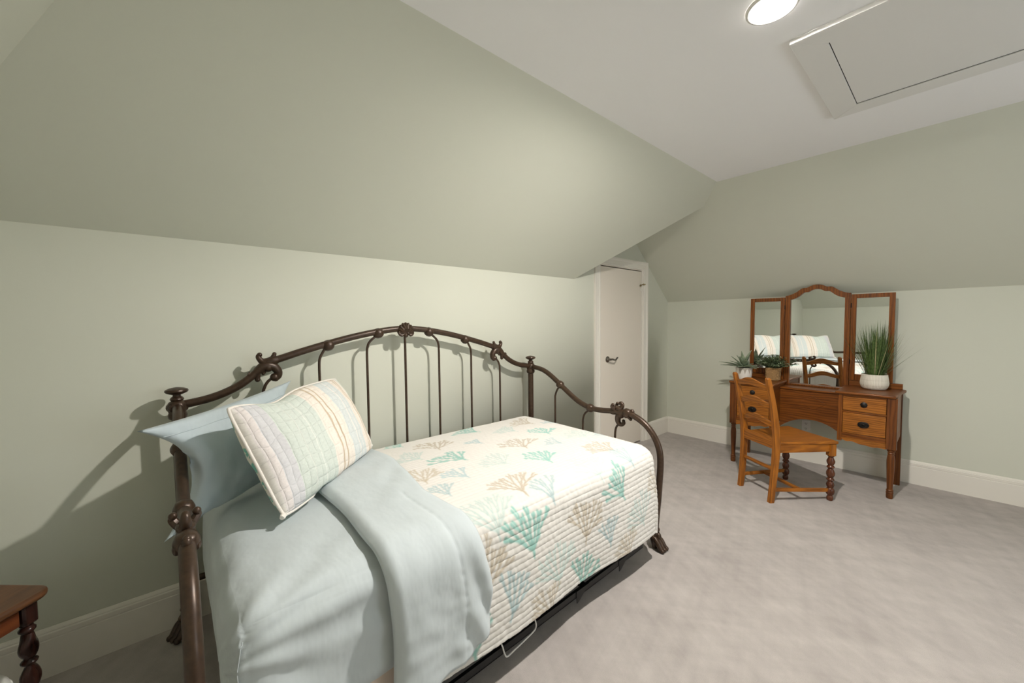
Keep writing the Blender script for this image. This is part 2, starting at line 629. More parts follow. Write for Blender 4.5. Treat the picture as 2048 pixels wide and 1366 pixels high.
obj('bulb', bm, M_GLOW.m, can, True, angle=80)

# ------------------------------------------------------------------ daybed
YL, YR, XB = .012, 2.197, .10
KB = 1.0134


def bz(z):
    k = min(1.0, max(0.0, z) / .35)
    return z + k * ((1.4 + (z - .003 - 1.4) * KB) - z)


def by_(y):
    return (y + .016) * KB


def bx_(x):
    return 2.3715 - (2.3715 - x) * KB


YM = (YL + YR) / 2
bed = empty('daybed', (.62, YM, 0))
tag(bed, 'bronze iron daybed with arched back, cast scrolls and curved arms against the sage wall', 'daybed')


def bp(y, z, x=XB):
    return Vector((x, y, z))


def mir(pts, side):
    """points on the back panel given for its left half; side=1 mirrors them."""
    return [bp(by_(y) if side == 0 else YL + YR - by_(y), bz(z)) for y, z in pts]


def rib_collar(bm, c, tangent, r=.026, ln=.020):
    t = Vector(tangent).normalized()
    q = t.to_track_quat('Z', 'X').to_matrix()
    prof = [(.012, -ln), (r * .8, -ln * .75), (r, -ln * .35), (r * 1.02, 0), (r, ln * .35), (r * .8, ln * .75), (.012, ln)]
    lathe(bm, prof, c, 24, q, 8, .12)


# posts of the back panel with mushroom finials and cast collars
def back_post(y):
    bm = B()
    tube(bm, [bp(y, .06), bp(y, 1.015)], .022, 16)
    o = obj('back_post', bm, M_BRONZE, bed, True)
    f = B()
    lathe(f, [(.021, .985), (.030, .992), (.033, 1.005), (.029, 1.018), (.033, 1.032), (.034, 1.05), (.028, 1.064), (.020, 1.07),
              (.024, 1.076), (.021, 1.084), (.014, 1.090), (.013, 1.096), (.024, 1.100), (.036, 1.106), (.040, 1.113), (.037, 1.120),
              (.026, 1.1255), (.010, 1.129), (.001, 1.130)], bp(y, 0), 28, None, 12, .05)
    for k in range(6):
        a = 2 * PI * k / 6 + .3
        ball(f, bp(y, 1.04) + Vector((.030 * math.cos(a), .030 * math.sin(a), 0)), (.010, .010, .017), 8, 6)
    obj('finial', f, M_BRONZE, o, True)
    g = B()
    claw_foot(g, bp(y, 0), (.55, -1 if y < 1 else 1, 0), 1.0)
    obj('foot', g, M_BRONZE, o, True)
    return o


def claw_foot(bm, c, d, s=1.0):
    c, d = Vector(c), Vector(d).normalized()
    sd = Vector((-d.y, d.x, 0))
    lathe(bm, [(.020 * s, .135 * s), (.026 * s, .128 * s), (.029 * s, .120 * s), (.024 * s, .110 * s), (.028 * s, .098 * s), (.024 * s, .088 * s), (.032 * s, .072 * s), (.030 * s, .055 * s), (.026 * s, .04 * s), (.02 * s, .02 * s), (.016 * s, .004 * s)],
          c, 14)
    for k in (-1, 0, 1):
        a = c + sd * (.016 * s * k)
        tube(bm, smooth([a + Vector((0, 0, .075 * s)), a + d * .028 * s + sd * .006 * k * s + Vector((0, 0, .052 * s)), a + d * .048 * s + sd * .008 * k * s + Vector((0, 0, .024 * s)),
                         a + d * .066 * s + sd * .009 * k * s + Vector((0, 0, .012 * s))], 4), [.015 * s, .016 * s, .014 * s, .010 * s], 9)
    for k in (-1, 0, 1):
        ball(bm, c + sd * .025 * s * k + d * .062 * s + Vector((0, 0, .0135 * s)), (.013 * s, .013 * s, .0125 * s), 10, 7)
    ball(bm, c + d * .022 * s + Vector((0, 0, .085 * s)), (.017 * s, .017 * s, .020 * s), 10, 7)
    for k in (-1, 1):
        ball(bm, c + sd * .028 * s * k + Vector((0, 0, .082 * s)), (.012 * s, .012 * s, .016 * s), 8, 6)


back_post(YL)
back_post(YR)

# arched top rail in three runs
bm = B()
half = [(.33, 1.222), (.385, 1.231), (.487, 1.262), (.615, 1.297), (.76, 1.332), (.90, 1.358), (1.0, 1.370)]
arch = mir(half, 0) + [bp(YM, bz(1.374))] + list(reversed(mir(half, 1)))
tube(bm, smooth(arch, 5), .0185, 16)
obj('top_rail', bm, M_BRONZE, bed, True)
for s in (0, 1):
    bm = B()
    tube(bm, smooth(mir([(.0, 1.056), (.04, 1.060), (.10, 1.070), (.165, 1.090), (.225, 1.120), (.276, 1.158), (.305, 1.186)], s), 5), .0185, 16)
    obj('side_rail', bm, M_BRONZE, bed, True)


def scroll(pieces, fmap, thick=1.0):
    """cast scroll ornament: list of (points, radii)."""
    bm = B()
    for pts, rad in pieces:
        P = [fmap(*p) for p in pts]
        if len(P) == 1:
            ball(bm, P[0], rad, 14, 9)
        else:
            tube(bm, smooth(P, 5), [r * thick for r in rad], 12)
            ball(bm, P[-1], rad[-1] * 1.12 * thick, 10, 7)
    return bm


SCR = [
    ([(.385, 1.230), (.365, 1.227), (.342, 1.221), (.322, 1.224), (.309, 1.237), (.304, 1.250), (.309, 1.258)], [.021, .023, .022, .017, .013, .012, .011]),
    ([(.346, 1.226), (.360, 1.236), (.368, 1.250), (.372, 1.259)], [.016, .013, .010, .009]),
    ([(.344, 1.226), (.342, 1.212), (.342, 1.196)], [.022, .019, .023]),
    ([(.258, 1.170), (.272, 1.163), (.290, 1.170), (.306, 1.186), (.322, 1.199), (.346, 1.203), (.370, 1.193), (.385, 1.170), (.385, 1.148), (.374, 1.136)],
     [.011, .013, .019, .022, .024, .024, .022, .020, .017, .014]),
    ([(.369, 1.143)], .021),
    ([(.300, 1.180), (.298, 1.158), (.297, 1.138)], [.016, .013, .011]),
    ([(.322, 1.190), (.326, 1.176), (.322, 1.166)], [.013, .010, .008]),
]
for s in (0, 1):
    bm = scroll(SCR, lambda y, z: bp(by_(y) if s == 0 else YL + YR - by_(y), bz(z)))
    obj('scroll_ornament', bm, M_BRONZE, bed, True)

# shell at the crown
bm = B()
cs = bp(YM, 1.340)
for k in range(9):
    a = PI * (k / 8) * .92 + PI * .04
    ca, sa = math.cos(a), math.sin(a)
    ln = .050 if 0 < k < 8 else .046
    tube(bm, [cs + Vector((.018, ca * .006, sa * .006)), cs + Vector((.026, ca * ln * .55, sa * ln * .6)), cs + Vector((.016, ca * ln, sa * ln * 1.18))],
         [.006, .0105, .0095], 8)
    ball(bm, cs + Vector((.014, ca * ln, sa * ln * 1.18)), .0105, 8, 6)
ball(bm, cs + Vector((.004, 0, .02)), (.022, .042, .040), 14, 9)
for k in (-1, 1):
    tube(bm, smooth([cs + Vector((.018, k * .012, .004)), cs + Vector((.022, k * .03, -.010)), cs + Vector((.018, k * .046, .002)), cs + Vector((.016, k * .040, .014))], 4), [.010, .011, .009, .007], 8)
ball(bm, cs + Vector((.014, 0, -.012)), (.014, .016, .014), 10, 7)
obj('shell_ornament', bm, M_BRONZE, bed, True)

# spindles of the back: curl out of a ribbed collar, drop straight to the lower rail
for s in (0, 1):
    for (cy, cz, y1, z1) in ((.622, 1.283, .578, 1.22), (.902, 1.343, .836, 1.27)):
        bm = B()
        yy = lambda y: by_(y) if s == 0 else YL + YR - by_(y)
        tube(bm, smooth([bp(yy(cy - .012), cz - .014), bp(yy(y1 + .018), z1 + .026), bp(yy(y1 + .004), z1 - .004), bp(yy(y1), z1 - .05), bp(yy(y1), z1 - .2), bp(yy(y1), .24)], 5), .0072, 10)
        o = obj('spindle', bm, M_BRONZE, bed, True)
        g = B()
        tg = (0, (.97 if s == 0 else -.97), .24)
        rib_collar(g, bp(yy(cy + .004), cz + .002), tg, .027, .030)
        obj('collar', g, M_BRONZE, o, True)
    bm = B()
    tube(bm, smooth([bp(yy(.360), 1.134), bp(yy(.340), 1.117), bp(yy(.325), 1.09), bp(yy(.318), 1.04), bp(yy(.317), .8), bp(yy(.317), .24)], 5), .0072, 10)
    obj('spindle', bm, M_BRONZE, bed, True)
bm = B()
tube(bm, [bp(YM, 1.33), bp(YM, .24)], .0076, 10)
obj('spindle', bm, M_BRONZE, bed, True)
bm = B()
tube(bm, [bp(YL, .24), bp(YR, .24)], .014, 12)
obj('lower_rail', bm, M_BRONZE, bed, True)

# the two arms
ARM = [(.13, 1.048), (.19, 1.046), (.264, 1.034), (.33, 1.008), (.40, .968), (.494, .908), (.588, .852), (.66, .822), (.735, .806), (.82, .806), (.90, .815)]
FRONT = [(1.0, .822), (1.047, .812), (1.103, .790), (1.153, .756), (1.192, .712), (1.220, .660), (1.234, .607), (1.237, .54), (1.232, .45), (1.224, .33), (1.214, .22), (1.206, .10)]
ASCR = [
    ([(.895, .814), (.915, .815), (.945, .829), (.968, .848), (.976, .866), (.968, .878), (.957, .874)], [.021, .022, .019, .015, .012, .010, .009]),
    ([(.925, .820), (.914, .836), (.907, .850)], [.014, .011, .009]),
    ([(.935, .822), (.955, .815), (.98, .817), (1.01, .822)], [.021, .022, .022, .020]),
    ([(.975, .814), (.951, .795), (.942, .765), (.951, .742), (.970, .737), (.985, .748), (.984, .762)], [.022, .021, .018, .015, .013, .012, .010]),
    ([(1.0, .818), (1.031, .817), (1.050, .831), (1.046, .840)], [.016, .014, .011, .009]),
    ([(1.005, .808), (1.024, .793), (1.036, .783)], [.014, .011, .009]),
]


def arm(y):
    ap = lambda x, z: Vector((bx_(x), y, bz(z)))
    root = B()
    tube(root, smooth([ap(*p) for p in ARM], 5), .0185, 16)
    o = obj('arm', root, M_BRONZE, bed, True)
    bm = B()
    tube(bm, smooth([ap(*p) for p in FRONT], 5), .0195, 16)
    fl = obj('front_leg', bm, M_BRONZE, bed, True)
    g = B()
    claw_foot(g, ap(1.206, .0), (1, 0, 0), 1.0)
    obj('foot', g, M_BRONZE, fl, True)
    g = scroll(ASCR, ap, 1.05)
    obj('scroll_ornament', g, M_BRONZE, o, True)
    for (cx, cz, tx, x1) in ((.445, .938, -.62, .394), (.722, .806, -.2, .656)):
        g = B()
        tube(g, smooth([ap(cx - .008, cz - .014), ap(x1 + .02, cz - .045), ap(x1 + .003, cz - .085), ap(x1, cz - .14), ap(x1, .4), ap(x1, .24)], 5), .0072, 10)
        sp = obj('arm_spindle', g, M_BRONZE, bed, True)
        g = B()
        rib_collar(g, ap(cx, cz), (1, 0, tx), .0265, .028)
        obj('collar', g, M_BRONZE, sp, True)
    g = B()
    tube(g, smooth([ap(.951, .738), ap(.932, .715), ap(.923, .68), ap(.921, .6), ap(.921, .24)], 5), .0072, 10)
    obj('arm_spindle', g, M_BRONZE, bed, True)
    g = B()
    tube(g, [ap(.13, .24), ap(1.218, .24)], .014, 12)
    obj('arm_lower_rail', g, M_BRONZE, bed, True)
    # cast bulbs that dress the arm's outer face below the scroll
    g = B()
    rib_collar(g, ap(1.012, .819), (1, 0, -.1), .027, .030)
    for k in (-1, 1):
        tube(g, smooth([ap(.935, .822), ap(.922, .836) + Vector((0, k * .018, 0)), ap(.915, .848) + Vector((0, k * .028, .004)), ap(.922, .858) + Vector((0, k * .027, .006))], 4), [.014, .012, .011, .009], 8)
        ball(g, ap(.922, .858) + Vector((0, k * .027, .006)), .011, 10, 7)
        ball(g, ap(1.015, .812) + Vector((0, k * .022, -.006)), (.018, .010, .016), 10, 7)
    ball(g, ap(.965, .80), (.026, .027, .024), 12, 8)
    ball(g, ap(.952, .826) + Vector((0, 0, .012)), (.03, .024, .018), 12, 8)
    obj('cast_collar', g, M_BRONZE, o, True)
    return o


arm(YL)
arm(YR)
# link deck that carries the mattress
bm = B()
ZD = .205
box(bm, (.150, .115, ZD - .03), (.175, 2.075, ZD))
box(bm, (1.150, .115, ZD - .03), (1.175, 2.075, ZD))
box(bm, (.175, .115, ZD - .03), (1.150, .14, ZD))
box(bm, (.175, 2.05, ZD - .03), (1.150, 2.075, ZD))
for k in range(9):
    y = .22 + k * .22
    box(bm, (.175, y, ZD - .012), (1.150, y + .03, ZD - .004))
obj('spring_deck', bm, M_DECK, bed, True)

# ------------------------------------------------------------------ trundle frame
tr = empty('trundle_frame', (.66, 1.05, 0))
tag(tr, 'low black steel trundle frame on the carpet under the daybed', 'trundle')
bm = B()
for z0_, z1_, x0_, x1_ in ((.062, .066, 1.165, 1.204), (.062, .094, 1.200, 1.204)):
    prism(bm, [(x0_, z0_), (x1_, z0_), (x1_, z1_), (x0_, z1_)], lambda a, b: (a, .15, b - .012), lambda a, b: (a, 2.03, b + .012))
box(bm, (.20, .13, .060), (.232, 1.99, .064))
box(bm, (.20, .13, .060), (.204, 1.99, .098))
obj('rail', bm, M_BLACK, tr, True)
bm = B()
for y in (.13, .55, 1.02, 1.5, 1.96):
    box(bm, (.204, y, .066), (1.190, y + .03, .080))
obj('cross_bar', bm, M_BLACK, tr, True)
for x, y in ((1.12, .2), (1.12, 1.92), (.26, .2), (.26, 1.92)):
    g = B()
    tube(g, [(x, y - .012, .028), (x, y + .012, .028)], .028, 18)
    tube(g, [(x, y, .03), (x, y, .064)], .007, 8)
    obj('caster', g, M_BLACK, tr, True)
bm = B()
box(bm, (.24, .2, .083), (1.13, 1.93, .125), .02, 3)
obj('slim_mattress', bm, mat_plain('dark_grey_ticking', (.055, .056, .06, 1), .9), tr, True)
for y in (1.42, 1.78):
    g = B()
    prism(g, [(y, .10), (y + .10, .10), (y + .02, .045), (y + .005, .040)], lambda a, b: (1.2045, a, b), lambda a, b: (1.2075, a, b))
    obj('bracket', g, M_BLACK, tr, True)
bm = B()
tube(bm, smooth([(1.19, 1.140, .135), (1.212, 1.135, .118), (1.222, 1.130, .092), (1.224, 1.10, .080), (1.224, 1.0, .064), (1.222, .968, .058), (1.218, .958, .070), (1.206, .955, .098), (1.19, .95, .12)], 5), .0034, 8)
w = obj('wire_loop', bm, M_WIRE, tr, True)
w['label'] = 'white bent wire loop'

# ------------------------------------------------------------------ bedding
MX0, MX1, MY0, MY1, MZ0, MZ1, MR = .158, 1.217, .083, 2.090, .225, .657, .085


def crown(x, y):
    u = (x - (MX0 + MX1) / 2) / ((MX1 - MX0) / 2)
    v = (y - (MY0 + MY1) / 2) / ((MY1 - MY0) / 2)
    return .020 * max(0, 1 - u * u) * max(0, 1 - v ** 4)


def nz(x, y, z=0.0, s=1.0):
    return noise.noise(Vector((x * s, y * s, z * s)))


def rounded_box(lo, hi, r, n, disp=None, crownf=None, e=1.0):
    """dense rounded box surface."""
    bm = B()
    lo, hi = Vector(lo), Vector(hi)
    bmesh.ops.create_cube(bm, size=2)
    bmesh.ops.subdivide_edges(bm, edges=bm.edges, cuts=n, use_grid_fill=True)
    c, h = (lo + hi) / 2, (hi - lo) / 2
    for v in bm.verts:
        # warp so that vertices crowd to the edges
        p = Vector([math.sin(a * PI / 2) * .45 + a * .55 for a in v.co])
        q = Vector((p.x * h.x, p.y * h.y, p.z * h.z))
        inner = Vector([max(-(h[i] - r), min(h[i] - r, q[i])) for i in range(3)])
        d = q - inner
        if d.length > 1e-9:
            nrm = d.normalized()
            q = inner + nrm * r
        else:
            nrm = Vector((0, 0, 1))
        w = c + q
        if crownf and q.z > 0:
            w.z += crownf(w.x, w.y) * min(1, q.z / h.z)
        if disp:
            w += nrm * disp(w, nrm)
        v.co = w
    return bm


mat_root = empty('mattress', (.7, 1.06, MZ0))
tag(mat_root, 'thick twin mattress under a pale blue fitted sheet on the daybed', 'mattress')
bm = rounded_box((MX0 + .012, MY0 + .012, ZD + .004), (MX1 - .012, MY1 - .012, .36), .05, 14)
obj('mattress_body', bm, M_TICK, mat_root, True)


def sheet_disp(w, n):
    d = 0.0
    # drag creases radiating from the front left corner
    if w.y < .7:
        cx, cy, cz = MX1, MY0 + .03, .57
        dx = (MX1 - w.x) + max(0, (w.z - cz)) * .4
        dy = w.y - cy + .02
        rr = math.sqrt((w.x - cx) ** 2 + (w.y - cy) ** 2 + (w.z - cz) ** 2)
        a = math.atan2(w.z - cz + (w.x - MX1) * -.8, dy + .05)
        d += .0045 * math.sin(a * 15 + 2 * nz(w.x, w.y, w.z, 4)) * math.exp(-((rr - .16) / .16) ** 2)
        # bulge of the mattress end
        d += .0035 * nz(w.x, w.y, w.z, 6.0) + .0026 * nz(w.x + 7, w.y, w.z, 15.0) + .0012 * nz(w.x + 3, w.y, w.z, 32.0)
        # soft ripples along the fold
        d += .0030 * math.sin(22 * (w.x + w.y) + 4 * nz(w.x, w.y, w.z, 5)) * max(0, 1 - abs(w.y - .36) / .14) * (1 if n.z > .5 else .4)
    if n.x > .7:
        d += .006 * math.sin((w.z - .25) / .4 * PI) + .0035 * math.sin(40 * w.z - 9 * w.y + 2 * nz(w.x, w.y, w.z, 4))
    if n.y < -.7:
        d += .012 * math.sin(min(1, max(0, (w.z - .25) / .4)) * PI)
    return d


bm = rounded_box((MX0, MY0, .255), (MX1, MY1, MZ1), MR, 64, sheet_disp, crown)
kill = [f for f in bm.faces if f.calc_center_median().z < .285 and abs(f.normal.z) > .6]
bmesh.ops.delete(bm, geom=kill, context='FACES')
fs = obj('fitted_sheet', bm, M_SHEET, mat_root, True, angle=180)
g = B()   # corner seam of the fitted sheet
from mathutils.bvhtree import BVHTree
tree = BVHTree.FromPolygons([tuple(v.co + Vector(mat_root.location)) for v in fs.data.vertices], [tuple(p.vertices) for p in fs.data.polygons])
seam = []
dn = Vector((-.7071, .7071, 0))
for k in range(22):
    z = .590 - k * .0145
    hit = tree.ray_cast(Vector((MX1 - MR, MY0 + MR, z)) - dn * .3, dn)
    if hit[0] is not None:
        seam.append(hit[0] - dn * .0006)
tube(g, seam, .0011, 6)
obj('corner_seam', g, M_SHEET, fs, True)

# shared cross-section of everything spread over the mattress
XQ, RQ, ZQ = 1.241, .095, .681
XB0 = .172
LT = (XQ - RQ) - XB0
ARC = RQ * PI / 2


def drape(s, y, off=0.0, flare=0.0):
    """s: length from the back edge across the top, round the front edge and down."""
    if s <= LT:
        x = XB0 + s
        p = Vector((x, y, ZQ - .0185 + crown(x, y)))
        n = Vector((0, 0, 1))
    elif s <= LT + ARC:
        a = (s - LT) / RQ
        cr = crown(XQ - RQ, y) * (1 - (s - LT) / ARC)
        p = Vector((XQ - RQ + RQ * math.sin(a), y, ZQ - .0185 - RQ + RQ * math.cos(a) + cr))
        n = Vector((math.sin(a), 0, math.cos(a)))
    else:
        dz = s - LT - ARC
        p = Vector((XQ + flare * dz, y, ZQ - .0185 - RQ - dz))
        n = Vector((1, 0, 0))
    return p + n * off


# ---- the quilt
MOTIFS = [('tan', 0.155, 1.877, 1), ('teal', 0.075, 1.464, 0.9), ('lt', 0.247, 1.649, 0.9), ('teal', 0.428, 1.813, 0.9), ('lt', 0.62, 1.94, 0.9), ('bl', 0.283, 2.045, 0.7), ('tan', 0.206, 1.143, 1), ('bl', 0.327, 1.34, 0.65), ('tan', 0.528, 1.511, 1), ('bl', 0.648, 1.684, 0.65), ('tan', 0.88, 1.827, 1), ('bl', 1.012, 1.855, 0.75), ('lt', 0.309, 0.926, 0.9), ('teal', 0.465, 1.095, 0.95), ('lt', 0.656, 1.234, 0.9), ('teal', 0.769, 1.459, 0.95), ('lt', 0.987, 1.577, 1), ('tan', 0.581, 0.852, 0.9), ('bl', 0.671, 0.992, 0.75), ('tan', 0.907, 1.13, 1.1), ('bl', 1.007, 1.232, 0.8), ('lt', 1.012, 0.904, 1.1), ('teal', 1.14, 1.065, 1.1), ('teal', 1.131, 1.699, 1), ('tan', 1.216, 1.445, 1.15), ('bl', 1.336, 1.61, 0.8), ('lt', 1.326, 1.874, 1), ('lt', 1.334, 1.219, 1.05), ('teal', 1.455, 1.421, 1), ('tan', 1.454, 1.751, 0.8), ('tan', 1.199, 0.839, 1.2), ('bl', 1.353, 0.977, 0.95), ('tan', 1.474, 1.135, 0.9), ('teal', 1.414, 0.764, 0.9), ('tan', 1.215, 2.066, 0.8), ('bl', 0.774, 0.852, 0.7), ('teal', 0.03, 0.976, 0.6), ('bl', 0.725, 2.078, 0.7)]
QCOL = {'tan': (.40, .325, .22), 'teal': (.22, .47, .42), 'lt': (.40, .56, .535), 'bl': (.31, .45, .48)}
QBASE = (.69, .668, .636)
SQ = LT + ARC + .385      # hem
TQ0, TQ1, FOOT = .52, 2.122, .40


def coral(kind, rng):
    """branch segments (p, q, r0, r1) of a printed coral fan, unit size, growing along +x."""
    segs = []
    w0, stems, spread, levels, tipf = {'teal': (.036, 5, 1.9, 2, 1.15), 'tan': (.023, 5, 2.1, 3, .9), 'lt': (.019, 6, 2.2, 3, .85), 'bl': (.034, 4, 1.5, 2, 1.0)}[kind]

    def grow(p, ang, ln, w, lev, half):
        # a gently bent branch
        b = rng.uniform(-.14, .14)
        m = (p[0] + math.cos(ang + b) * ln * .5, p[1] + math.sin(ang + b) * ln * .5)
        q = (m[0] + math.cos(ang - b) * ln * .5, m[1] + math.sin(ang - b) * ln * .5)
        segs.append((p, m, w, w * .95))
        segs.append((m, q, w * .95, w * (tipf if lev == 0 else .9)))
        if lev == 0:
            return
        for k in (-1, 1):
            grow(q, ang + k * half * rng.uniform(.75, 1.15), ln * rng.uniform(.62, .9), w * .9, lev - 1, half * .72)
        if rng.random() < .35:
            grow(m, ang + rng.choice((-1, 1)) * half * 1.5, ln * .5, w * .85, 0, half)
    for k in range(stems):
        a = (k - (stems - 1) / 2) * spread / stems + rng.uniform(-.08, .08)
        grow((0, 0), a, (.36 if levels == 2 else .29) * rng.uniform(.85, 1.1), w0, levels, spread / stems * .55)
    segs.append(((-.16, rng.uniform(-.03, .03)), (0, 0), w0 * .7, w0 * 1.1))
    return segs


def quilt():
    rng = random.Random(11)
    ds, dt = .0036, .0046
    S = np.arange(0, SQ + 1e-6, ds)
    T = np.arange(TQ0, TQ1 + FOOT + 1e-6, dt)
    ns, nt = len(S), len(T)
    SS, TT = np.meshgrid(S, T, indexing='ij')
    col = np.empty((ns, nt, 3))
    col[:] = QBASE
    for kind, s0, t0, sc in MOTIFS:
        r = np.random.RandomState(int(s0 * 1000 + t0 * 100))
        segs = coral(kind, rng)
        size = .185 * sc
        ang = math.radians(rng.uniform(-32, 22))          # fans grow towards the wall side, each a little askew
        dirv = (math.sin(ang), -math.cos(ang))
        cx = .40
        cov = np.zeros((ns, nt))
        i0, i1 = np.searchsorted(S, [s0 - .2, s0 + .2])
        j0, j1 = np.searchsorted(T, [t0 - .2, t0 + .2])
        if i1 - i0 < 2 or j1 - j0 < 2:
            continue
        u = (TT[i0:i1, j0:j1] - t0)
        v = (SS[i0:i1, j0:j1] - s0)
        # local coral axes
        X = (u * dirv[0] + v * dirv[1]) / size + cx
        Y = (-u * dirv[1] + v * dirv[0]) / size
        best = np.full(X.shape, 9.0)
        for p, q, w0, w1 in segs:
            dx, dy = q[0] - p[0], q[1] - p[1]
            L2 = dx * dx + dy * dy
            h = np.clip(((X - p[0]) * dx + (Y - p[1]) * dy) / L2, 0, 1)
            d_ = np.hypot(X - p[0] - h * dx, Y - p[1] - h * dy) - (w0 + (w1 - w0) * h)
            best = np.minimum(best, d_)
        e = .0035 / size
        c = np.clip(.5 - best / (2 * e), 0, 1)[..., None]
        op = {'teal': .85, 'tan': .8, 'lt': .75, 'bl': .8}[kind]
        tone = np.array(QCOL[kind]) * (0.92 + .16 * rng.random())
        col[i0:i1, j0:j1] = col[i0:i1, j0:j1] * (1 - c * op) + tone * (c * op)
    # shape
    pitch = .0240
    ph = np.abs(np.sin(PI * SS / pitch + .35 * np.sin(TT * 9 + SS * 7)))
    puff = np.power(ph, .55)
    verts = []
    dropfoot = TQ1 - .085
    for i in range(ns):
        for j in range(nt):
            s = S[i]
            t = T[j]
            amp = .0036 if s < LT else .0033
            up = puff[i, j]
            hz = nz(s * 38, t * 70, .3) * .0022 + nz(s * 5, t * 5, 2.0) * .004 + nz(s * 14, t * 22, 5) * .0016
            off = .0005 + amp * up + hz * (.4 if s < LT else 1)
            over_t = t - dropfoot
            if s > LT:
                s = LT + (s - LT) * (1 - .015 * max(0, 1 - (t - .5) / .75) - .012 * math.sin(t * 6.3))
            if s > LT + ARC:
                k = (s - LT - ARC) / .39
                off += .011 * k * math.sin(t * 7.0 + .6) + .010 * k + .008 * math.sin(k * PI)
            if over_t <= 0:
                p = drape(s, t, off, .02)
            else:
                over_s = max(0.0, s - LT)
                # round the foot edge; in the corner the cloth fans about a vertical axis
                if over_s <= 0:
                    a = min(over_t / RQ, PI / 2)
                    base = drape(s, dropfoot, 0)
                    dz = max(0, over_t - ARC)
                    p = Vector((base.x, dropfoot + RQ * math.sin(a) * .92, base.z - RQ + RQ * math.cos(a) - dz)) + Vector((0, math.sin(a), math.cos(a))) * off
                else:
                    m = math.hypot(over_s, over_t)
                    th = math.atan2(over_t, over_s)
                    m = min(m, SQ - LT)
                    a = min(m / RQ, PI / 2)
                    dz = max(0, m - ARC)
                    rad = RQ * math.sin(a) + .02 * dz
                    zc = ZQ - .0185 + crown(XQ - RQ, dropfoot) * max(0, 1 - m / ARC)
                    fold = .010 * math.sin(th * 6) * min(1, dz / .2)
                    kk = dz / .45
                    oo = off if dz <= 0 else off + (fold if dz > 0 else 0)
                    p = Vector((XQ - RQ + math.cos(th) * (rad + oo * math.sin(a)), dropfoot + math.sin(th) * (rad + oo * math.sin(a)) * .93,
                                zc - RQ + RQ * math.cos(a) - dz + oo * math.cos(a)))
            verts.append(p)
    me = bpy.data.meshes.new('quilt')
    idx = np.arange(ns * nt).reshape(ns, nt)
    F = np.stack([idx[:-1, :-1], idx[1:, :-1], idx[1:, 1:], idx[:-1, 1:]], -1).reshape(-1, 4)
    me.from_pydata([tuple(v) for v in verts], [], F.tolist())
    ca = me.color_attributes.new('print', 'FLOAT_COLOR', 'POINT')
    rgba = np.ones((ns * nt, 4), dtype=np.float32)
    rgba[:, :3] = col.reshape(-1, 3)
    ca.data.foreach_set('color', rgba.ravel())
    me.polygons.foreach_set('use_smooth', [True] * len(me.polygons))
    t = NT('coral_print_quilt').set(.8, 0, .2)
    at = t.n('ShaderNodeVertexColor')
    at.layer_name = 'print'
    t.base(at.outputs['Color'])
    v = t.coords('Object')
    t.bump(t.noise(v, 320, 3), .12, .002)
    me.materials.append(t.m)
    o = bpy.data.objects.new('quilt', me)
    COL.objects.link(o)
    md = o.modifiers.new('thick', 'SOLIDIFY')
    md.thickness = .007
    md.offset = 1
    md.use_even_offset = False
    tag(o, 'white quilt printed with teal and tan coral over the daybed foot', 'quilt')
    return o


QUILT = quilt()

# ---- the blue top sheet folded back across the bed
def top_sheet():
    S1 = LT + ARC + .385
    ds, dt = .011, .008
    S = np.arange(0.0, S1 + 1e-6, ds)
    NT_ = 52
    verts = []
    for i, s in enumerate(S):
        k = s / S1
        yl = .466 - .012 * math.sin(k * 5) + .006 * math.sin(k * 17)
        yr = .822 - .045 * max(0, 1 - abs(s - LT * .8) / .5) + .01 * math.sin(k * 9)
        hang = max(0, s - LT - ARC)
        if hang > 0:
            yr += .02 * hang
            yl += .01 * hang
        for j in range(NT_):
            f = j / (NT_ - 1)
            y = yl + (yr - yl) * f
            # the cut lower edge slopes up towards the quilt
            ss = s
            if s > LT:
                lim = LT + ARC + .385 - .105 * f ** 1.5 + .010 * math.sin(f * 11)
                ss = LT + (s - LT) * (lim - LT) / (S1 - LT)
            e = min(1.0, f / .10)
            off = .012 + .024 * math.sin(e * PI / 2)
            if f > .93:
                off -= .007 * ((f - .93) / .07) ** 2
            w = .0045 * nz(ss * 4, y * 7, 1) + .003 * nz(ss * 10, y * 14, 4)
            if ss > LT:
                dn = min(1, (ss - LT) / .3)
                # diagonal drag folds near the quilt side, soft verticals on the left
                fr = max(0, (f - .55) / .45)
                w += dn * (.013 * fr * math.sin(30 * (ss * .8 - y * 1.6) + 2.6 * nz(ss * 5, y * 5, 2)) + .004 * nz(ss * 22, y * 16, 6) + .006 * math.sin(34 * y + 2 * nz(ss * 4, y * 6, 3)) * (1 - fr) * .6)
                w += .011 * dn
            else:
                w += .0035 * math.sin(30 * (y * .7 + ss * .5) + 3 * nz(ss * 4, y * 4, 9)) * max(0, nz(ss * 3 + 4, y * 4, 7) + .2)
            # stitched hem line
            hl = abs(f - .70) * (yr - yl)
            if ss > LT * .75 and hl < .012:
                w -= .0035 * (1 - hl / .012) * (1 + .6 * math.sin(ss * 160))
            verts.append(drape(ss, y, max(off, .020 if f > .14 else 0) + w * min(1, f / .06), .015))
    ns = len(S)
    bm = B()
    vs = [bm.verts.new(v) for v in verts]
    for i in range(ns - 1):
        for j in range(NT_ - 1):
            a = i * NT_ + j
            bm.faces.new((vs[a], vs[a + NT_], vs[a + NT_ + 1], vs[a + 1]))
    o = obj('top_sheet', bm, M_SHEET, angle=180, recalc=False)
    md = o.modifiers.new('thick', 'SOLIDIFY')
    md.thickness = .006
    md.offset = 1
    tag(o, 'pale blue top sheet folded back over the quilt and hanging down the bed side', 'sheet')
    return o


top_sheet()


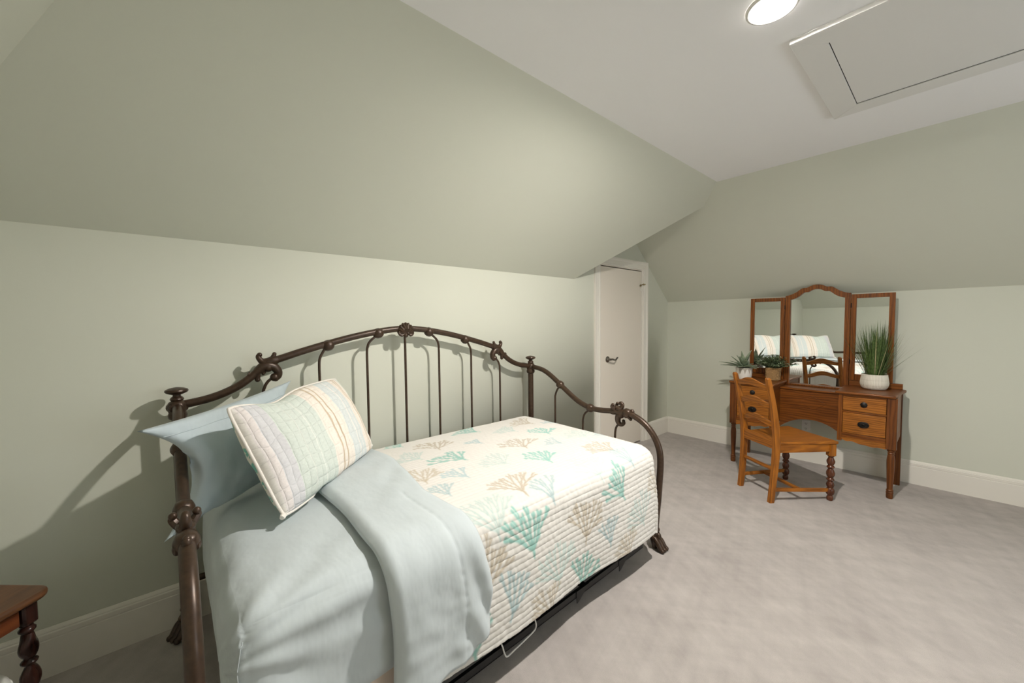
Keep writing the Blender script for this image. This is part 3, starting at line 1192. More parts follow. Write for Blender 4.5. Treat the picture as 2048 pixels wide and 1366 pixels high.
# ---- pillows
def pillow(bl, yaw, lean, w, h, T, corner=.0, concave=.05, cv=None, roll=0.0, back=1.0, wr=.004, n=44, m=34, power=.55, sag=0.0):
    """returns (front grid, back grid) of points; u along width, v up."""
    U = Vector((math.cos(yaw), math.sin(yaw), 0))
    Nn = Vector((-math.sin(yaw), math.cos(yaw), 0))       # leaning direction (away from viewer)
    V = Vector((0, 0, 1)) * math.cos(lean) + Nn * math.sin(lean)
    U, V = U * math.cos(roll) + V * math.sin(roll), V * math.cos(roll) - U * math.sin(roll)
    cv = concave * .8 if cv is None else cv
    D = -(Nn * math.cos(lean) - Vector((0, 0, 1)) * math.sin(lean))   # outward face normal
    O = Vector(bl)
    G = []
    for side in (1, -1):
        g = []
        for i in range(n + 1):
            row = []
            for j in range(m + 1):
                a, b = i / n * 2 - 1, j / m * 2 - 1
                a = math.sin(a * PI / 2) * .35 + a * .65
                b = math.sin(b * PI / 2) * .35 + b * .65
                ca = concave * (1 - b * b) * abs(a) ** 3
                cb = cv * (1 - a * a) * abs(b) ** 3
                uu = a * (w / 2) * 1 - math.copysign(ca, a)
                vv = b * (h / 2) - math.copysign(cb, b)
                th = T / 2 * (max(0, 1 - a * a) ** power) * (max(0, 1 - b * b) ** power)
                kc = corner * (abs(a) * abs(b)) ** 7
                uu -= math.copysign(kc, a)
                vv -= math.copysign(kc, b)
                if side == -1:
                    th *= back
                wz = wr * (1 if side == 1 else back) * (nz(uu * 9 + side * 3, vv * 9, 1.7) + .6 * nz(uu * 22, vv * 22, 4)) * min(1, th / (T * .2))
                p = O + U * (w / 2 + uu) + V * (h / 2 + vv) + D * (side * (th + wz))
                p -= V * sag * max(0, b) ** 2 * math.exp(-((a + .42) / .34) ** 2)
                row.append((p, (i / n, j / m)))
            g.append(row)
        G.append(g)
    return G, U, V, D


def bed_top(x, y):
    if y < .06:
        return .5
    f = min(1, max(0, (y - .40) / .05))
    return .684 + .044 * f


ARM_PATH = smooth([Vector((bx_(x), YL, bz(z))) for x, z in ARM], 12)


def pillow_mesh(name, G, mats, parent, floor_z=None):
    bm = B()
    uv = bm.loops.layers.uv.new('uv')
    for si, g in enumerate(G):
        vv = [[(bm.verts.new(p), q) for p, q in row] for row in g]
        for i in range(len(vv) - 1):
            for j in range(len(vv[0]) - 1):
                c = [vv[i][j], vv[i + 1][j], vv[i + 1][j + 1], vv[i][j + 1]]
                if si == 1:
                    c.reverse()
                f = bm.faces.new([x[0] for x in c])
                f.material_index = si if len(mats) > 1 else 0
                for lp, x in zip(f.loops, c):
                    lp[uv].uv = x[1]
    bmesh.ops.remove_doubles(bm, verts=bm.verts, dist=1e-5)
    for v in bm.verts:
        for q in ARM_PATH:            # the cloth gives way round the arm rail
            dq = v.co - q
            if dq.length < .0275:
                v.co = q + Vector((max(dq.x, .002), dq.y, dq.z)).normalized() * .0275
        fz = bed_top(v.co.x, v.co.y)
        if v.co.z < fz:
            v.co.z = fz + .004 / (1 + 30 * (fz - v.co.z))
    return obj(name, bm, mats, parent, True, angle=180, recalc=False)


# blue pillow against the left arm
pb = empty('blue_pillow', (.45, .2, .69))
tag(pb, 'plain blue pillow propped on the left arm behind the striped sham', 'pillow')
G, U, V, D = pillow((.558, -.046, .640), math.radians(126), math.radians(4), .69, .410, .16, concave=.150, cv=.012, roll=math.radians(6), back=.22, wr=.012, power=.5)
pillow_mesh('pillowcase', G, [M_PCASE], pb, .684)
bm = B()
seam = [G[0][i][int(34 * .86)][0] + D * .0012 for i in range(1, 44)]
tube(bm, seam, .0016, 6)
obj('hem_stitching', bm, M_PCASE, pb, True)

# striped sham
def mat_stripes():
    t = NT('striped_sham').set(.82, 0, .2)
    tc = t.n('ShaderNodeTexCoord')
    sp = t.n('ShaderNodeSeparateXYZ')
    t.l(tc.outputs['UV'], sp.inputs[0])
    u, v = sp.outputs[0], sp.outputs[1]
    white, lilac, mint, cream, tan, blue, pale = (.80, .765, .73, 1), (.63, .63, .655, 1), (.615, .67, .625, 1), (.81, .745, .68, 1), (.58, .47, .35, 1), (.65, .69, .69, 1), (.70, .735, .69, 1)
    stops = [(0, white), (.022, (.74, .69, .68, 1)), (.075, lilac), (.165, mint), (.26, pale), (.268, mint), (.335, pale), (.343, mint), (.43, cream), (.494, tan), (.505, cream), (.535, tan), (.546, cream), (.61, blue), (.69, white), (.70, blue), (.735, white), (.742, blue), (.785, cream), (.843, tan), (.852, cream), (.870, tan), (.879, cream), (.925, pale)]
    # constant bands
    r = t.n('ShaderNodeValToRGB')
    r.color_ramp.interpolation = 'CONSTANT'
    e = r.color_ramp.elements
    while len(e) < len(stops):
        e.new(.5)
    for i, (p, c) in enumerate(stops):
        e[i].position = p
        e[i].color = c
    t.l(u, r.inputs[0])
    vec = t.coords('UV')
    mix = t.n('ShaderNodeMix', data_type='RGBA', blend_type='MULTIPLY')
    mix.inputs[0].default_value = .5
    t.l(r.outputs[0], mix.inputs[6])
    t.l(t.ramp(t.noise(vec, 60, 3), [(.3, (.86, .86, .86, 1)), (.7, (1.06, 1.06, 1.06, 1))]), mix.inputs[7])
    t.base(mix.outputs[2])
    # quilting: lines along and across the stripes
    def rows(sock, k, wob):
        nn = t.noise(vec, 5, 2)
        a = t.n('ShaderNodeMath', operation='MULTIPLY_ADD')
        t.l(sock, a.inputs[0])
        a.inputs[1].default_value = k
        b = t.n('ShaderNodeMath', operation='MULTIPLY')
        t.l(nn, b.inputs[0])
        b.inputs[1].default_value = wob
        t.l(b.outputs[0], a.inputs[2])
        s = t.n('ShaderNodeMath', operation='SINE')
        t.l(a.outputs[0], s.inputs[0])
        ab = t.n('ShaderNodeMath', operation='ABSOLUTE')
        t.l(s.outputs[0], ab.inputs[0])
        pw = t.n('ShaderNodeMath', operation='POWER')
        t.l(ab.outputs[0], pw.inputs[0])
        pw.inputs[1].default_value = .35
        return pw.outputs[0]
    r1 = rows(u, 22 * PI, 1.2)
    r2 = rows(v, 9 * PI, 5.0)
    mn = t.n('ShaderNodeMath', operation='MULTIPLY')
    t.l(r1, mn.inputs[0])
    t.l(r2, mn.inputs[1])
    n2 = t.noise(vec, 45, 3)
    ad = t.n('ShaderNodeMath', operation='MULTIPLY_ADD')
    t.l(n2, ad.inputs[0])
    ad.inputs[1].default_value = .5
    t.l(mn.outputs[0], ad.inputs[2])
    t.bump(ad.outputs[0], .55, .008)
    return t.m


def mat_sham_back():
    t = NT('coral_print_sham_back').set(.85, 0, .2)
    v = t.coords('Object')
    t.base(t.ramp(t.noise(v, 22, 4, .6), [(.48, (.82, .78, .72, 1)), (.54, (.22, .52, .46, 1)), (.62, (.22, .52, .46, 1)), (.68, (.82, .78, .72, 1))]))
    t.bump(t.noise(v, 60, 3), .3, .006)
    return t.m


ps = empty('striped_sham', (.5, .5, .69))
tag(ps, 'quilted sham striped mint, cream, tan and blue leaning on the blue pillow', 'pillow')
G, U, V, D = pillow((.794, .282, .702), math.radians(134), math.radians(27), .742, .455, .200, corner=.009, concave=.004, wr=.008, power=.44, sag=.035)
pillow_mesh('sham_cover', G, [mat_stripes(), mat_sham_back()], ps, .700)
bm = B()
n_, m_ = 44, 34
loop = [G[0][i][0][0] for i in range(n_)] + [G[0][n_][j][0] for j in range(m_)] + [G[0][n_ - i][m_][0] for i in range(n_)] + [G[0][0][m_ - j][0] for j in range(m_)]
loop = [Vector((p.x, p.y, max(p.z, bed_top(p.x, p.y) + .009))) for p in loop]
tube(bm, loop, .0060, 8, closed=True)
obj('piping', bm, M_CORD, ps, True, angle=180)
bm = B()   # little knotted corner where the cord ends
c0 = G[0][0][0][0]
tube(bm, smooth([Vector((c0.x, c0.y, .712)), Vector((c0.x + .012, c0.y - .006, .714)), Vector((c0.x + .022, c0.y - .012, .712))], 4), [.007, .011, .008], 8)
obj('cord_end', bm, M_CORD, ps, True)

# ------------------------------------------------------------------ vanity
van = empty('vanity', (1.53, 4.37, 0))
tag(van, 'oak vanity with three-panel mirror, drawers and turned legs at the back wall', 'vanity')
VY0, VY1 = 4.135, 4.60
ZT = .808


def vb(name, lo, hi, mat, parent=None, bev=.002):
    bm = B()
    box(bm, lo, hi)
    return obj(name, bm, mat, parent or van, True, bevel=bev)


LEGP = [(.018, .385), (.024, .378), (.024, .370), (.018, .366), (.017, .362), (.021, .356), (.021, .350), (.018, .346), (.0215, .33), (.0245, .30), (.0245, .27),
        (.022, .2), (.019, .12), (.0175, .075), (.0185, .07), (.022, .066), (.022, .058), (.0195, .055), (.0225, .05), (.0225, .04), (.0195, .036), (.0215, .03), (.021, .008), (.018, 0)]
for x in (.955, 2.077):
    bm = B()
    box(bm, (x - .03, VY0, .385), (x + .03, VY0 + .055, ZT - .022))
    o = obj('leg_post', bm, W_LEG, van, True, bevel=.003)
    bm = B()
    lathe(bm, LEGP, (x, VY0 + .0275, 0), 24)
    obj('turned_leg', bm, W_LEG, o, True)
for x in (.957, 2.083):
    bm = B()
    box(bm, (x - .022, 4.535, 0), (x + .026, 4.575, ZT - .022))
    obj('back_leg', bm, W_LEG, van, True, bevel=.003)
# drawer cabinets
for side in (0, 1):
    x0, x1 = ((.985, 1.285) if side == 0 else (1.758, 2.047))
    if side == 0:
        ix0, ix1 = 1.262, 1.290
    else:
        ix0, ix1 = 1.752, 1.782
    bm = B()
    box(bm, (x0, VY0 + .022, .425), (x1, 4.535, ZT - .022))
    nm = obj('drawer_cabinet', bm, W_Z if side else W_Y, van, True, bevel=.002)
    # inner stile of the face frame, dividing rails and outer end panel
    vb('stile', (ix0, VY0 + .004, .395), (ix1, VY0 + .024, ZT - .022), W_Z)
    fx0, fx1 = (.985, ix0) if side == 0 else (ix1, 2.047)
    vb('face_rail', (fx0, VY0 + .006, .768), (fx1, VY0 + .024, ZT - .022), W_X)
    vb('face_rail', (fx0, VY0 + .006, .636), (fx1, VY0 + .024, .650), W_X)
    vb('face_rail', (fx0, VY0 + .006, .428), (fx1, VY0 + .024, .466), W_X)
    ex0, ex1 = (.930, .948) if side == 0 else (2.086, 2.102)
    bm = B()
    prism(bm, [(VY0 + .055, ZT - .022), (4.535, ZT - .022), (4.535, .44), (4.50, .425), (VY0 + .09, .425), (VY0 + .055, .395)], lambda a, b: (ex0, a, b), lambda a, b: (ex1, a, b))
    obj('end_panel', bm, W_Z, van, True)
    # scalloped apron under the drawers
    up, lo_ = [], []
    for k in range(25):
        f = k / 24
        x = fx0 + (fx1 - fx0) * f
        g = f if side else 1 - f
        z = .412 - .012 * min(1, g / .12) - .016 * (1 / (1 + math.exp(-(g - .42) * 22))) - .003 * math.sin(g * 20)
        up.append((x, .428))
        lo_.append((x, z))
    bm = B()
    band(bm, up, lo_, lambda a, b: (a, VY0 + .004, b), lambda a, b: (a, VY0 + .022, b))
    obj('apron', bm, W_DRAW, van, True, angle=50)
    for (z0, z1, kind) in ((.652, .766, 0), (.468, .634, 1)):
        bm = B()
        box(bm, (fx0 + .003, VY0 + .002, z0), (fx1 - .003, VY0 + .022, z1))
        dr = obj('drawer', bm, W_DRAW, van, True, bevel=.004)
        cx, cz = (fx0 + fx1) / 2, (z0 + z1) / 2 + (.004 if kind == 0 else 0)
        if kind == 0:
            g = B()
            MY = Matrix.Rotation(PI / 2, 3, 'X')
            lathe(g, [(.001, 0), (.020, 0), (.021, .004), (.014, .007), (.008, .009), (.008, .014), (.012, .018), (.012, .022), (.008, .025), (.001, .026)], (cx, VY0 + .002, cz), 20, MY, 8, .10)
            obj('drawer_knob', g, M_KNOB, dr, True)
        else:
            g = B()
            ball(g, (cx, VY0 + .0005, cz), (.036, .006, .026), 24, 10)
            tube(g, [(cx + .031 * math.cos(a), VY0 - .005, cz + .021 * math.sin(a)) for a in np.linspace(0, 2 * PI, 28, endpoint=False)], .0042, 8, closed=True)
            ball(g, (cx, VY0 - .006, cz + .004), (.012, .008, .009), 12, 8)
            tube(g, smooth([(cx - .022, VY0 - .008, cz), (cx - .014, VY0 - .013, cz - .012), (cx, VY0 - .014, cz - .016), (cx + .014, VY0 - .013, cz - .012), (cx + .022, VY0 - .008, cz)], 4), .0032, 8)
            obj('drawer_pull', g, M_KNOB, dr, True)
# tops
def top_board(name, outline):
    bm = B()
    prism(bm, outline, lambda x, y: (x, y, ZT - .022), lambda x, y: (x, y, ZT))
    o = obj(name, bm, W_X, van, True)
    md = o.modifiers.new('bevel', 'BEVEL')
    md.width = .008
    md.segments = 3
    md.limit_method = 'ANGLE'
    md.angle_limit = math.radians(50)
    return o


def corner(x0, y0, x1, y1, bulge, k=6):
    out = []
    for i in range(k + 1):
        f = i / k
        out.append((x0 + (x1 - x0) * f + bulge[0] * math.sin(f * PI), y0 + (y1 - y0) * f + bulge[1] * math.sin(f * PI)))
    return out


top_board('tabletop', [(1.735, VY0 - .018), (2.095, VY0 - .018), (2.098, VY0 - .01)] + corner(2.100, VY0 + .02, 2.128, 4.53, (-.004, 0)) + [(2.128, 4.555), (2.09, VY1), (1.735, VY1)])
top_board('tabletop', [(1.300, VY0 - .018), (1.300, VY1), (.93, VY1), (.895, 4.555)] + corner(.895, 4.53, .915, VY0 + .02, (.004, 0)) + [(.918, VY0 - .01), (.925, VY0 - .018)])
# knee panel with carved cartouche and arched lower edge
up, lo_ = [], []
for k in range(41):
    f = k / 40
    x = 1.285 + (1.758 - 1.285) * f
    d = abs(f - .5) * 2
    z = .478 - .105 * d ** 2.2 + .0
    up.append((x, .742))
    lo_.append((x, z))
bm = B()
band(bm, up, lo_, lambda a, b: (a, 4.385, b), lambda a, b: (a, 4.405, b))
kp = obj('knee_panel', bm, W_X, van, True, angle=50)
bm = B()
box(bm, (1.286, 4.372, .742), (1.757, 4.592, .760))
obj('knee_shelf', bm, W_X, van, True, bevel=.004)
cart = []
for k in range(48):
    a = 2 * PI * k / 48
    r = 1 + .14 * math.cos(4 * a) + .05 * math.cos(8 * a)
    cart.append((1.54 + .074 * r * math.cos(a), .635 + .052 * r * math.sin(a)))
bm = B()
prism(bm, cart, lambda a, b: (a, 4.3808, b), lambda a, b: (a, 4.386, b))
obj('cartouche', bm, W_X, kp, True, bevel=.0015)

# mirrors: arched centre and two hinged wings, seen as one stand behind the tops
YMI = 4.556
vb('mirror_base', (.93, YMI - .012, ZT + .0005), (1.268, YMI + .022, ZT + .045), W_X)
vb('mirror_base', (1.765, YMI - .012, ZT + .0005), (2.105, YMI + .022, ZT + .045), W_X)


def arch_top(f, zc, rise):
    """scalloped crest, f from -1 to 1."""
    d = abs(f)
    return zc + rise * (.5 + .5 * math.cos(PI * min(1, d))) ** .9 + .010 * math.exp(-((d - .47) / .13) ** 2) - .016 * math.exp(-((d - .30) / .10) ** 2) * .5


MX0_, MX1_ = 1.272, 1.760
mc = (MX0_ + MX1_) / 2
SW = .040
bm = B()
box(bm, (MX0_, YMI - .010, .762), (MX0_ + SW, YMI + .016, 1.632))
box(bm, (MX1_ - SW, YMI - .010, .762), (MX1_, YMI + .016, 1.632))
box(bm, (MX0_ + SW, YMI - .010, .762), (MX1_ - SW, YMI + .016, .776))
up, lo_ = [], []
for k in range(61):
    f = k / 60 * 2 - 1
    x = mc + f * (MX1_ - MX0_) / 2
    f2 = max(-1, min(1, f / .86))
    zu = arch_top(f, 1.632, .092)
    zl = arch_top(f2, 1.592, .090)
    if abs(f) > .84:
        zl = 1.60
    up.append((x, zu))
    lo_.append((x, min(zl, zu - .02)))
band(bm, up, lo_, lambda a, b: (a, YMI - .013, b), lambda a, b: (a, YMI + .016, b))
mf = obj('mirror_frame', bm, W_Z, van, True, angle=45, bevel=.002)
mf['label'] = 'scalloped arched oak mirror frame'
# glass a hair out of square, as it hangs
bm = B()
ga = math.radians(-1.3)
pts = [(MX0_ + SW * .8, .77)] + [(MX1_ - SW * .8, .77)] + [(x, z + .006) for x, z in reversed(lo_) if MX0_ + SW * .8 < x < MX1_ - SW * .8]
prism(bm, pts, lambda a, b: (a, YMI + .004 + (a - mc) * math.tan(ga), b), lambda a, b: (a, YMI + .007 + (a - mc) * math.tan(ga), b))
obj('mirror_glass', bm, M_MIRROR, mf, True, angle=20)


def wing(x0, x1, ang, hinge_right):
    px = x1 if hinge_right else x0
    R = Matrix.Translation((px, YMI, 0)) @ Matrix.Rotation(ang, 4, 'Z') @ Matrix.Translation((-px, -YMI, 0))
    z0, z1 = ZT + .048, 1.618
    fw = .036
    bm = B()
    box(bm, (x0, YMI - .010, z0), (x0 + fw, YMI + .010, z1))
    box(bm, (x1 - fw, YMI - .010, z0), (x1, YMI + .010, z1))
    box(bm, (x0 + fw, YMI - .010, z1 - .036), (x1 - fw, YMI + .010, z1))
    box(bm, (x0 + fw, YMI - .010, z0), (x1 - fw, YMI + .010, z0 + .055))
    bmesh.ops.transform(bm, matrix=R, verts=bm.verts)
    o = obj('wing_mirror_frame', bm, W_Z, van, True, bevel=.002)
    bm = B()
    box(bm, (x0 + fw * .8, YMI - .002, z0 + .05), (x1 - fw * .8, YMI + .002, z1 - .03))
    bmesh.ops.transform(bm, matrix=R, verts=bm.verts)
    obj('wing_mirror_glass', bm, M_MIRROR, o, True, angle=20)
    for z in (1.02, 1.52):
        bm = B()
        tube(bm, [(px, YMI - .013, z - .02), (px, YMI - .013, z + .02)], .004, 8)
        obj('wing_hinge', bm, M_KNOB, o, True)


wing(.972, 1.268, math.radians(3), True)
wing(1.764, 2.045, math.radians(-3), False)

# ------------------------------------------------------------------ plants on the vanity
def leaf_strip(bm, base, d, ln, w, droop, fold=.25, n=6, tipup=0, wprof=None):
    """a blade leaf from base, heading d, bending down by droop."""
    d = Vector(d).normalized()
    side = d.cross(Vector((0, 0, 1)))
    if side.length < 1e-3:
        side = Vector((1, 0, 0))
    side.normalize()
    L_, M_, R_ = [], [], []
    p = Vector(base)
    v = d.copy()
    for i in range(n + 1):
        f = i / n
        ww = (wprof(f) if wprof else (1 - f) ** .6 * min(1, .5 + f * 2)) * w
        nrm = side.cross(v).normalized()
        L_.append(bm.verts.new(p - side * ww + nrm * ww * fold))
        M_.append(bm.verts.new(p))
        R_.append(bm.verts.new(p + side * ww + nrm * ww * fold))
        p = p + v * (ln / n)
        v = (v + Vector((0, 0, -droop / n)) + Vector((0, 0, tipup * f / n))).normalized()
    for i in range(n):
        bm.faces.new((L_[i], M_[i], M_[i + 1], L_[i + 1]))
        bm.faces.new((M_[i], R_[i], R_[i + 1], M_[i + 1]))


def mat_leaf(name, c1, c2, scale=14):
    t = NT(name).set(.5, 0, .4)
    v = t.coords('Object')
    t.base(t.ramp(t.noise(v, scale, 3), [(.3, c1), (.7, c2)]))
    return t.m


M_GRASS = mat_leaf('grass_blade_green', (.035, .065, .015, 1), (.12, .19, .05, 1), 60)
M_DRYGRASS = mat_leaf('dry_blade_tan', (.20, .19, .09, 1), (.38, .33, .19, 1), 30)
M_BOX = mat_leaf('small_leaf_green', (.07, .13, .06, 1), (.36, .44, .26, 1), 45)
M_SUCC = mat_leaf('succulent_grey_green', (.09, .14, .085, 1), (.32, .38, .26, 1), 22)
M_STEM = mat_plain('stem_brown', (.10, .09, .04, 1), .7)
M_SOIL = mat_plain('dark_filler', (.03, .025, .02, 1), .95)

# white ribbed bowl with ornamental grass
gx, gy = 1.942, 4.430
gp = empty('grass_plant', (gx, gy, ZT))
tag(gp, 'tall green grass in a white ribbed bowl on the right of the vanity', 'plant')


def mat_ribbed():
    t = NT('white_carved_ceramic').set(.6, 0, .35)
    tc = t.n('ShaderNodeTexCoord')
    sp = t.n('ShaderNodeSeparateXYZ')
    t.l(tc.outputs['UV'], sp.inputs[0])

    def sine(sock, k, p):
        a = t.n('ShaderNodeMath', operation='MULTIPLY')
        t.l(sock, a.inputs[0])
        a.inputs[1].default_value = k
        s = t.n('ShaderNodeMath', operation='SINE')
        t.l(a.outputs[0], s.inputs[0])
        b = t.n('ShaderNodeMath', operation='ABSOLUTE')
        t.l(s.outputs[0], b.inputs[0])
        c = t.n('ShaderNodeMath', operation='POWER')
        t.l(b.outputs[0], c.inputs[0])
        c.inputs[1].default_value = p
        return c.outputs[0]
    a = sine(sp.outputs[0], 58 * PI, .5)
    b = sine(sp.outputs[1], 3 * PI, .15)
    m = t.n('ShaderNodeMath', operation='MULTIPLY')
    t.l(a, m.inputs[0])
    t.l(b, m.inputs[1])
    t.base(t.ramp(m.outputs[0], [(.2, (.50, .44, .35, 1)), (.75, (.74, .70, .62, 1))]))
    t.bump(m.outputs[0], .4, .004)
    return t.m


def uv_lathe(prof, c, n=48, inner=None):
    bm = B()
    uv = bm.loops.layers.uv.new('uv')
    m = len(prof)
    rings = [[bm.verts.new((c[0] + r * math.cos(2 * PI * k / n), c[1] + r * math.sin(2 * PI * k / n), c[2] + z)) for k in range(n)] for r, z in prof]
    for i in range(m - 1):
        for k in range(n):
            f = bm.faces.new((rings[i][k], rings[i][(k + 1) % n], rings[i + 1][(k + 1) % n], rings[i + 1][k]))
            for lp, (a, b) in zip(f.loops, ((k, i), (k + 1, i), (k + 1, i + 1), (k, i + 1))):
                lp[uv].uv = (a / n, b / (m - 1))
    bm.faces.new(list(reversed(rings[0])))
    return bm


pr = [(.060, .001), (.074, .005), (.084, .02), (.091, .040), (.092, .055), (.090, .075), (.087, .095), (.084, .115), (.0825, .128)]
bm = uv_lathe(pr, (gx, gy, ZT))
bowl = obj('ribbed_bowl', bm, mat_ribbed(), gp, True, angle=60)
md = bowl.modifiers.new('wall', 'SOLIDIFY')
md.thickness = .005
md.offset = -1
bm = B()
lathe(bm, [(.001, .112), (.076, .112), (.076, .116), (.001, .118)], (gx, gy, ZT), 24)
obj('filler', bm, M_SOIL, gp, True)
bm = B()
bd = B()
rg = random.Random(5)
for k in range(330):
    a = rg.uniform(0, 2 * PI)
    rr = math.sqrt(rg.random()) * .062
    tilt = rg.uniform(.0, .52) * (.3 + rr / .062 * .7)
    if rg.random() < .07:
        tilt += .3
    d = Vector((math.cos(a) * math.sin(tilt), math.sin(a) * math.sin(tilt) * .8, math.cos(tilt)))
    if d.y > .05:
        d.y = .05
    ln = rg.uniform(.22, .485) * (1 - .25 * min(1, tilt))
    tip_y = gy + math.sin(a) * rr + d.y * ln
    if tip_y > 4.525:
        d.y *= .2
    leaf_strip(bd if rg.random() < .06 else bm, (gx + math.cos(a) * rr, gy + math.sin(a) * rr * .8, ZT + .114), d, ln, rg.uniform(.0022, .0042), rg.uniform(-.05, .25) * (1 if tilt > .15 else .3), .35, 6)
for (dx, dz) in ((.17, .33), (-.17, .29), (.13, .38), (.10, .40)):
    leaf_strip(bd, (gx + .04 * (1 if dx > 0 else -1), gy - .03, ZT + .114), (dx * 1.1, -.03, dz * .8), math.hypot(dx, dz) * 1.06, .0026, .12, .3, 8)
for q in (bm, bd):
    for v in q.verts:
        v.co.y = min(v.co.y, 4.508 + .006 * math.sin(v.co.z * 90))
obj('grass_blades', bm, M_GRASS, gp, True, angle=80, recalc=False)
o = obj('dry_blades', bd, M_DRYGRASS, gp, True, angle=80, recalc=False)
o['label'] = 'dry tan grass blades'

# small-leaved plant in a woven basket
bx, by = 1.205, 4.452
kp2 = empty('basket_plant', (bx, by, ZT))
tag(kp2, 'small-leaved bushy green plant in a square woven basket on the vanity', 'plant')


def mat_wicker():
    t = NT('woven_wicker').set(.75, 0, .25)
    v = t.coords('Object', (1, 1, 1))
    ck = t.n('ShaderNodeTexChecker', Scale=150.0)
    ck.inputs['Color1'].default_value = (.55, .36, .18, 1)
    ck.inputs['Color2'].default_value = (.20, .11, .045, 1)
    t.l(v, ck.inputs['Vector'])
    mix = t.n('ShaderNodeMix', data_type='RGBA', blend_type='MULTIPLY')
    mix.inputs[0].default_value = .7
    t.l(ck.outputs[0], mix.inputs[6])
    t.l(t.ramp(t.noise(v, 130, 3), [(.3, (.45, .42, .4, 1)), (.65, (1.3, 1.25, 1.1, 1))]), mix.inputs[7])
    t.base(mix.outputs[2])
    return t.m


bm = B()
hw = .050


def ring_pts(z, h, ph):
    pts = []
    for k in range(48):
        f = k / 48 * 4
        e = int(f)
        q = (f - e) * 2 - 1
        x, y = [(q, -1), (1, q), (-q, 1), (-1, -q)][e]
        rr = math.hypot(x, y)
        sc = 1.0 if rr < 1.22 else 1.22 / rr
        w = h * sc + .0022 * math.sin(k * PI / 2 * 1.0 + ph)
        pts.append((bx + x * w, by + y * w, z))
    return pts


for k in range(13):
    tube(bm, ring_pts(ZT + .006 + k * .0085, hw + .006 * k / 13, PI * (k % 2)), .0048, 6, closed=True)
tube(bm, ring_pts(ZT + .117, hw + .008, 0), .0062, 6, closed=True)
box(bm, (bx - hw * .9, by - hw * .9, ZT + .002), (bx + hw * .9, by + hw * .9, ZT + .10))
obj('woven_basket', bm, mat_wicker(), kp2, True, angle=60)
bm = B()
bs = B()
rg = random.Random(3)
for k in range(110):
    a = rg.uniform(0, 2 * PI)
    tl = rg.uniform(.05, 1.25) ** 1.0
    d = Vector((math.cos(a) * math.sin(tl), math.sin(a) * math.sin(tl), math.cos(tl) * .8 + .1))
    ln = rg.uniform(.10, .165) * (1.0 if tl > .5 else .95)
    p0 = Vector((bx + math.cos(a) * .02, by + math.sin(a) * .02, ZT + .098))
    end = p0 + d * ln
    if end.y > 4.50:
        end.y = 4.50
    mid = (p0 + end) / 2 + Vector((0, 0, .012))
    path = smooth([p0, mid, end], 5)
    tube(bs, path, .0012, 5)
    for q in path[3:]:
        for r in range(3):
            aa = rg.uniform(0, 2 * PI)
            dd = Vector((math.cos(aa), math.sin(aa), rg.uniform(-.2, .8)))
            if q.y > 4.49:
                dd.y = -abs(dd.y)
            leaf_strip(bm, q, dd, rg.uniform(.012, .020), rg.uniform(.005, .0075), .4, .25, 3, 0, lambda f: math.sin(PI * min(.98, f * .86 + .1)))
for q in (bm, bs):
    for v in q.verts:
        v.co.y = min(v.co.y, 4.525)
obj('leaves', bm, M_BOX, kp2, True, angle=80, recalc=False)
obj('stems', bs, M_STEM, kp2, True)

# succulent in a white scalloped pot
sx, sy = .985, 4.33
sp_ = empty('succulent_plant', (sx, sy, ZT))
tag(sp_, 'spiky grey-green succulent in a white scalloped pot behind the chair back', 'plant')
bm = uv_lathe([(.045, .001), (.060, .004), (.068, .03), (.072, .07), (.074, .105), (.0745, .117)], (sx, sy, ZT), 36)
t = NT('white_scalloped_ceramic').set(.5, 0, .4)
tc = t.n('ShaderNodeTexCoord')
sp = t.n('ShaderNodeSeparateXYZ')
t.l(tc.outputs['UV'], sp.inputs[0])
mu = t.n('ShaderNodeMath', operation='MULTIPLY')
t.l(sp.outputs[0], mu.inputs[0])
mu.inputs[1].default_value = 11 * PI
si = t.n('ShaderNodeMath', operation='SINE')
t.l(mu.outputs[0], si.inputs[0])
ab = t.n('ShaderNodeMath', operation='ABSOLUTE')
t.l(si.outputs[0], ab.inputs[0])
ma = t.n('ShaderNodeMath', operation='MULTIPLY_ADD')
t.l(ab.outputs[0], ma.inputs[0])
ma.inputs[1].default_value = -.28
t.l(sp.outputs[1], ma.inputs[2])
t.base(t.ramp(ma.outputs[0], [(.50, (.76, .73, .68, 1)), (.54, (.40, .36, .30, 1)), (.60, (.44, .40, .34, 1))]))
pot = obj('scalloped_pot', bm, t.m, sp_, True, angle=60)
md = pot.modifiers.new('wall', 'SOLIDIFY')
md.thickness = .005
md.offset = -1
bm = B()
lathe(bm, [(.001, .10), (.066, .10), (.066, .106), (.001, .108)], (sx, sy, ZT), 24)
obj('filler', bm, M_SOIL, sp_, True)
bm = B()
wp = lambda f: (math.sin(PI * min(1, f * .70 + .16)) * (1 - f ** 3)) + .02
rg = random.Random(9)
for k in range(20):
    a = k * 2.399
    el = .12 + .055 * k
    d = Vector((math.cos(a) * math.cos(el), math.sin(a) * math.cos(el), math.sin(el)))
    ln = .215 - .006 * k
    if math.sin(a) > .3 or (math.cos(a) > .35 and math.sin(a) > -.75):
        ln *= .48
    leaf_strip(bm, (sx + math.cos(a) * .012, sy + math.sin(a) * .012, ZT + .112 + .0015 * k), d, ln, .024 + .001 * (k % 3), .30 if k < 10 else .1, .35, 8, .15, wp)
for (dx, dz, l2) in ((.35, .9, .20), (-.05, .95, .17), (-.95, .30, .23), (-.9, .15, .21), (.95, .22, .20), (.9, .34, .18)):
    leaf_strip(bm, (sx, sy - .01, ZT + .118), (dx, -.18 if dx < .5 else -.62, dz), l2, .025, .22, .35, 8, 0, wp)
o = obj('succulent_leaves', bm, M_SUCC, sp_, True, angle=80, recalc=False)
md = o.modifiers.new('flesh', 'SOLIDIFY')
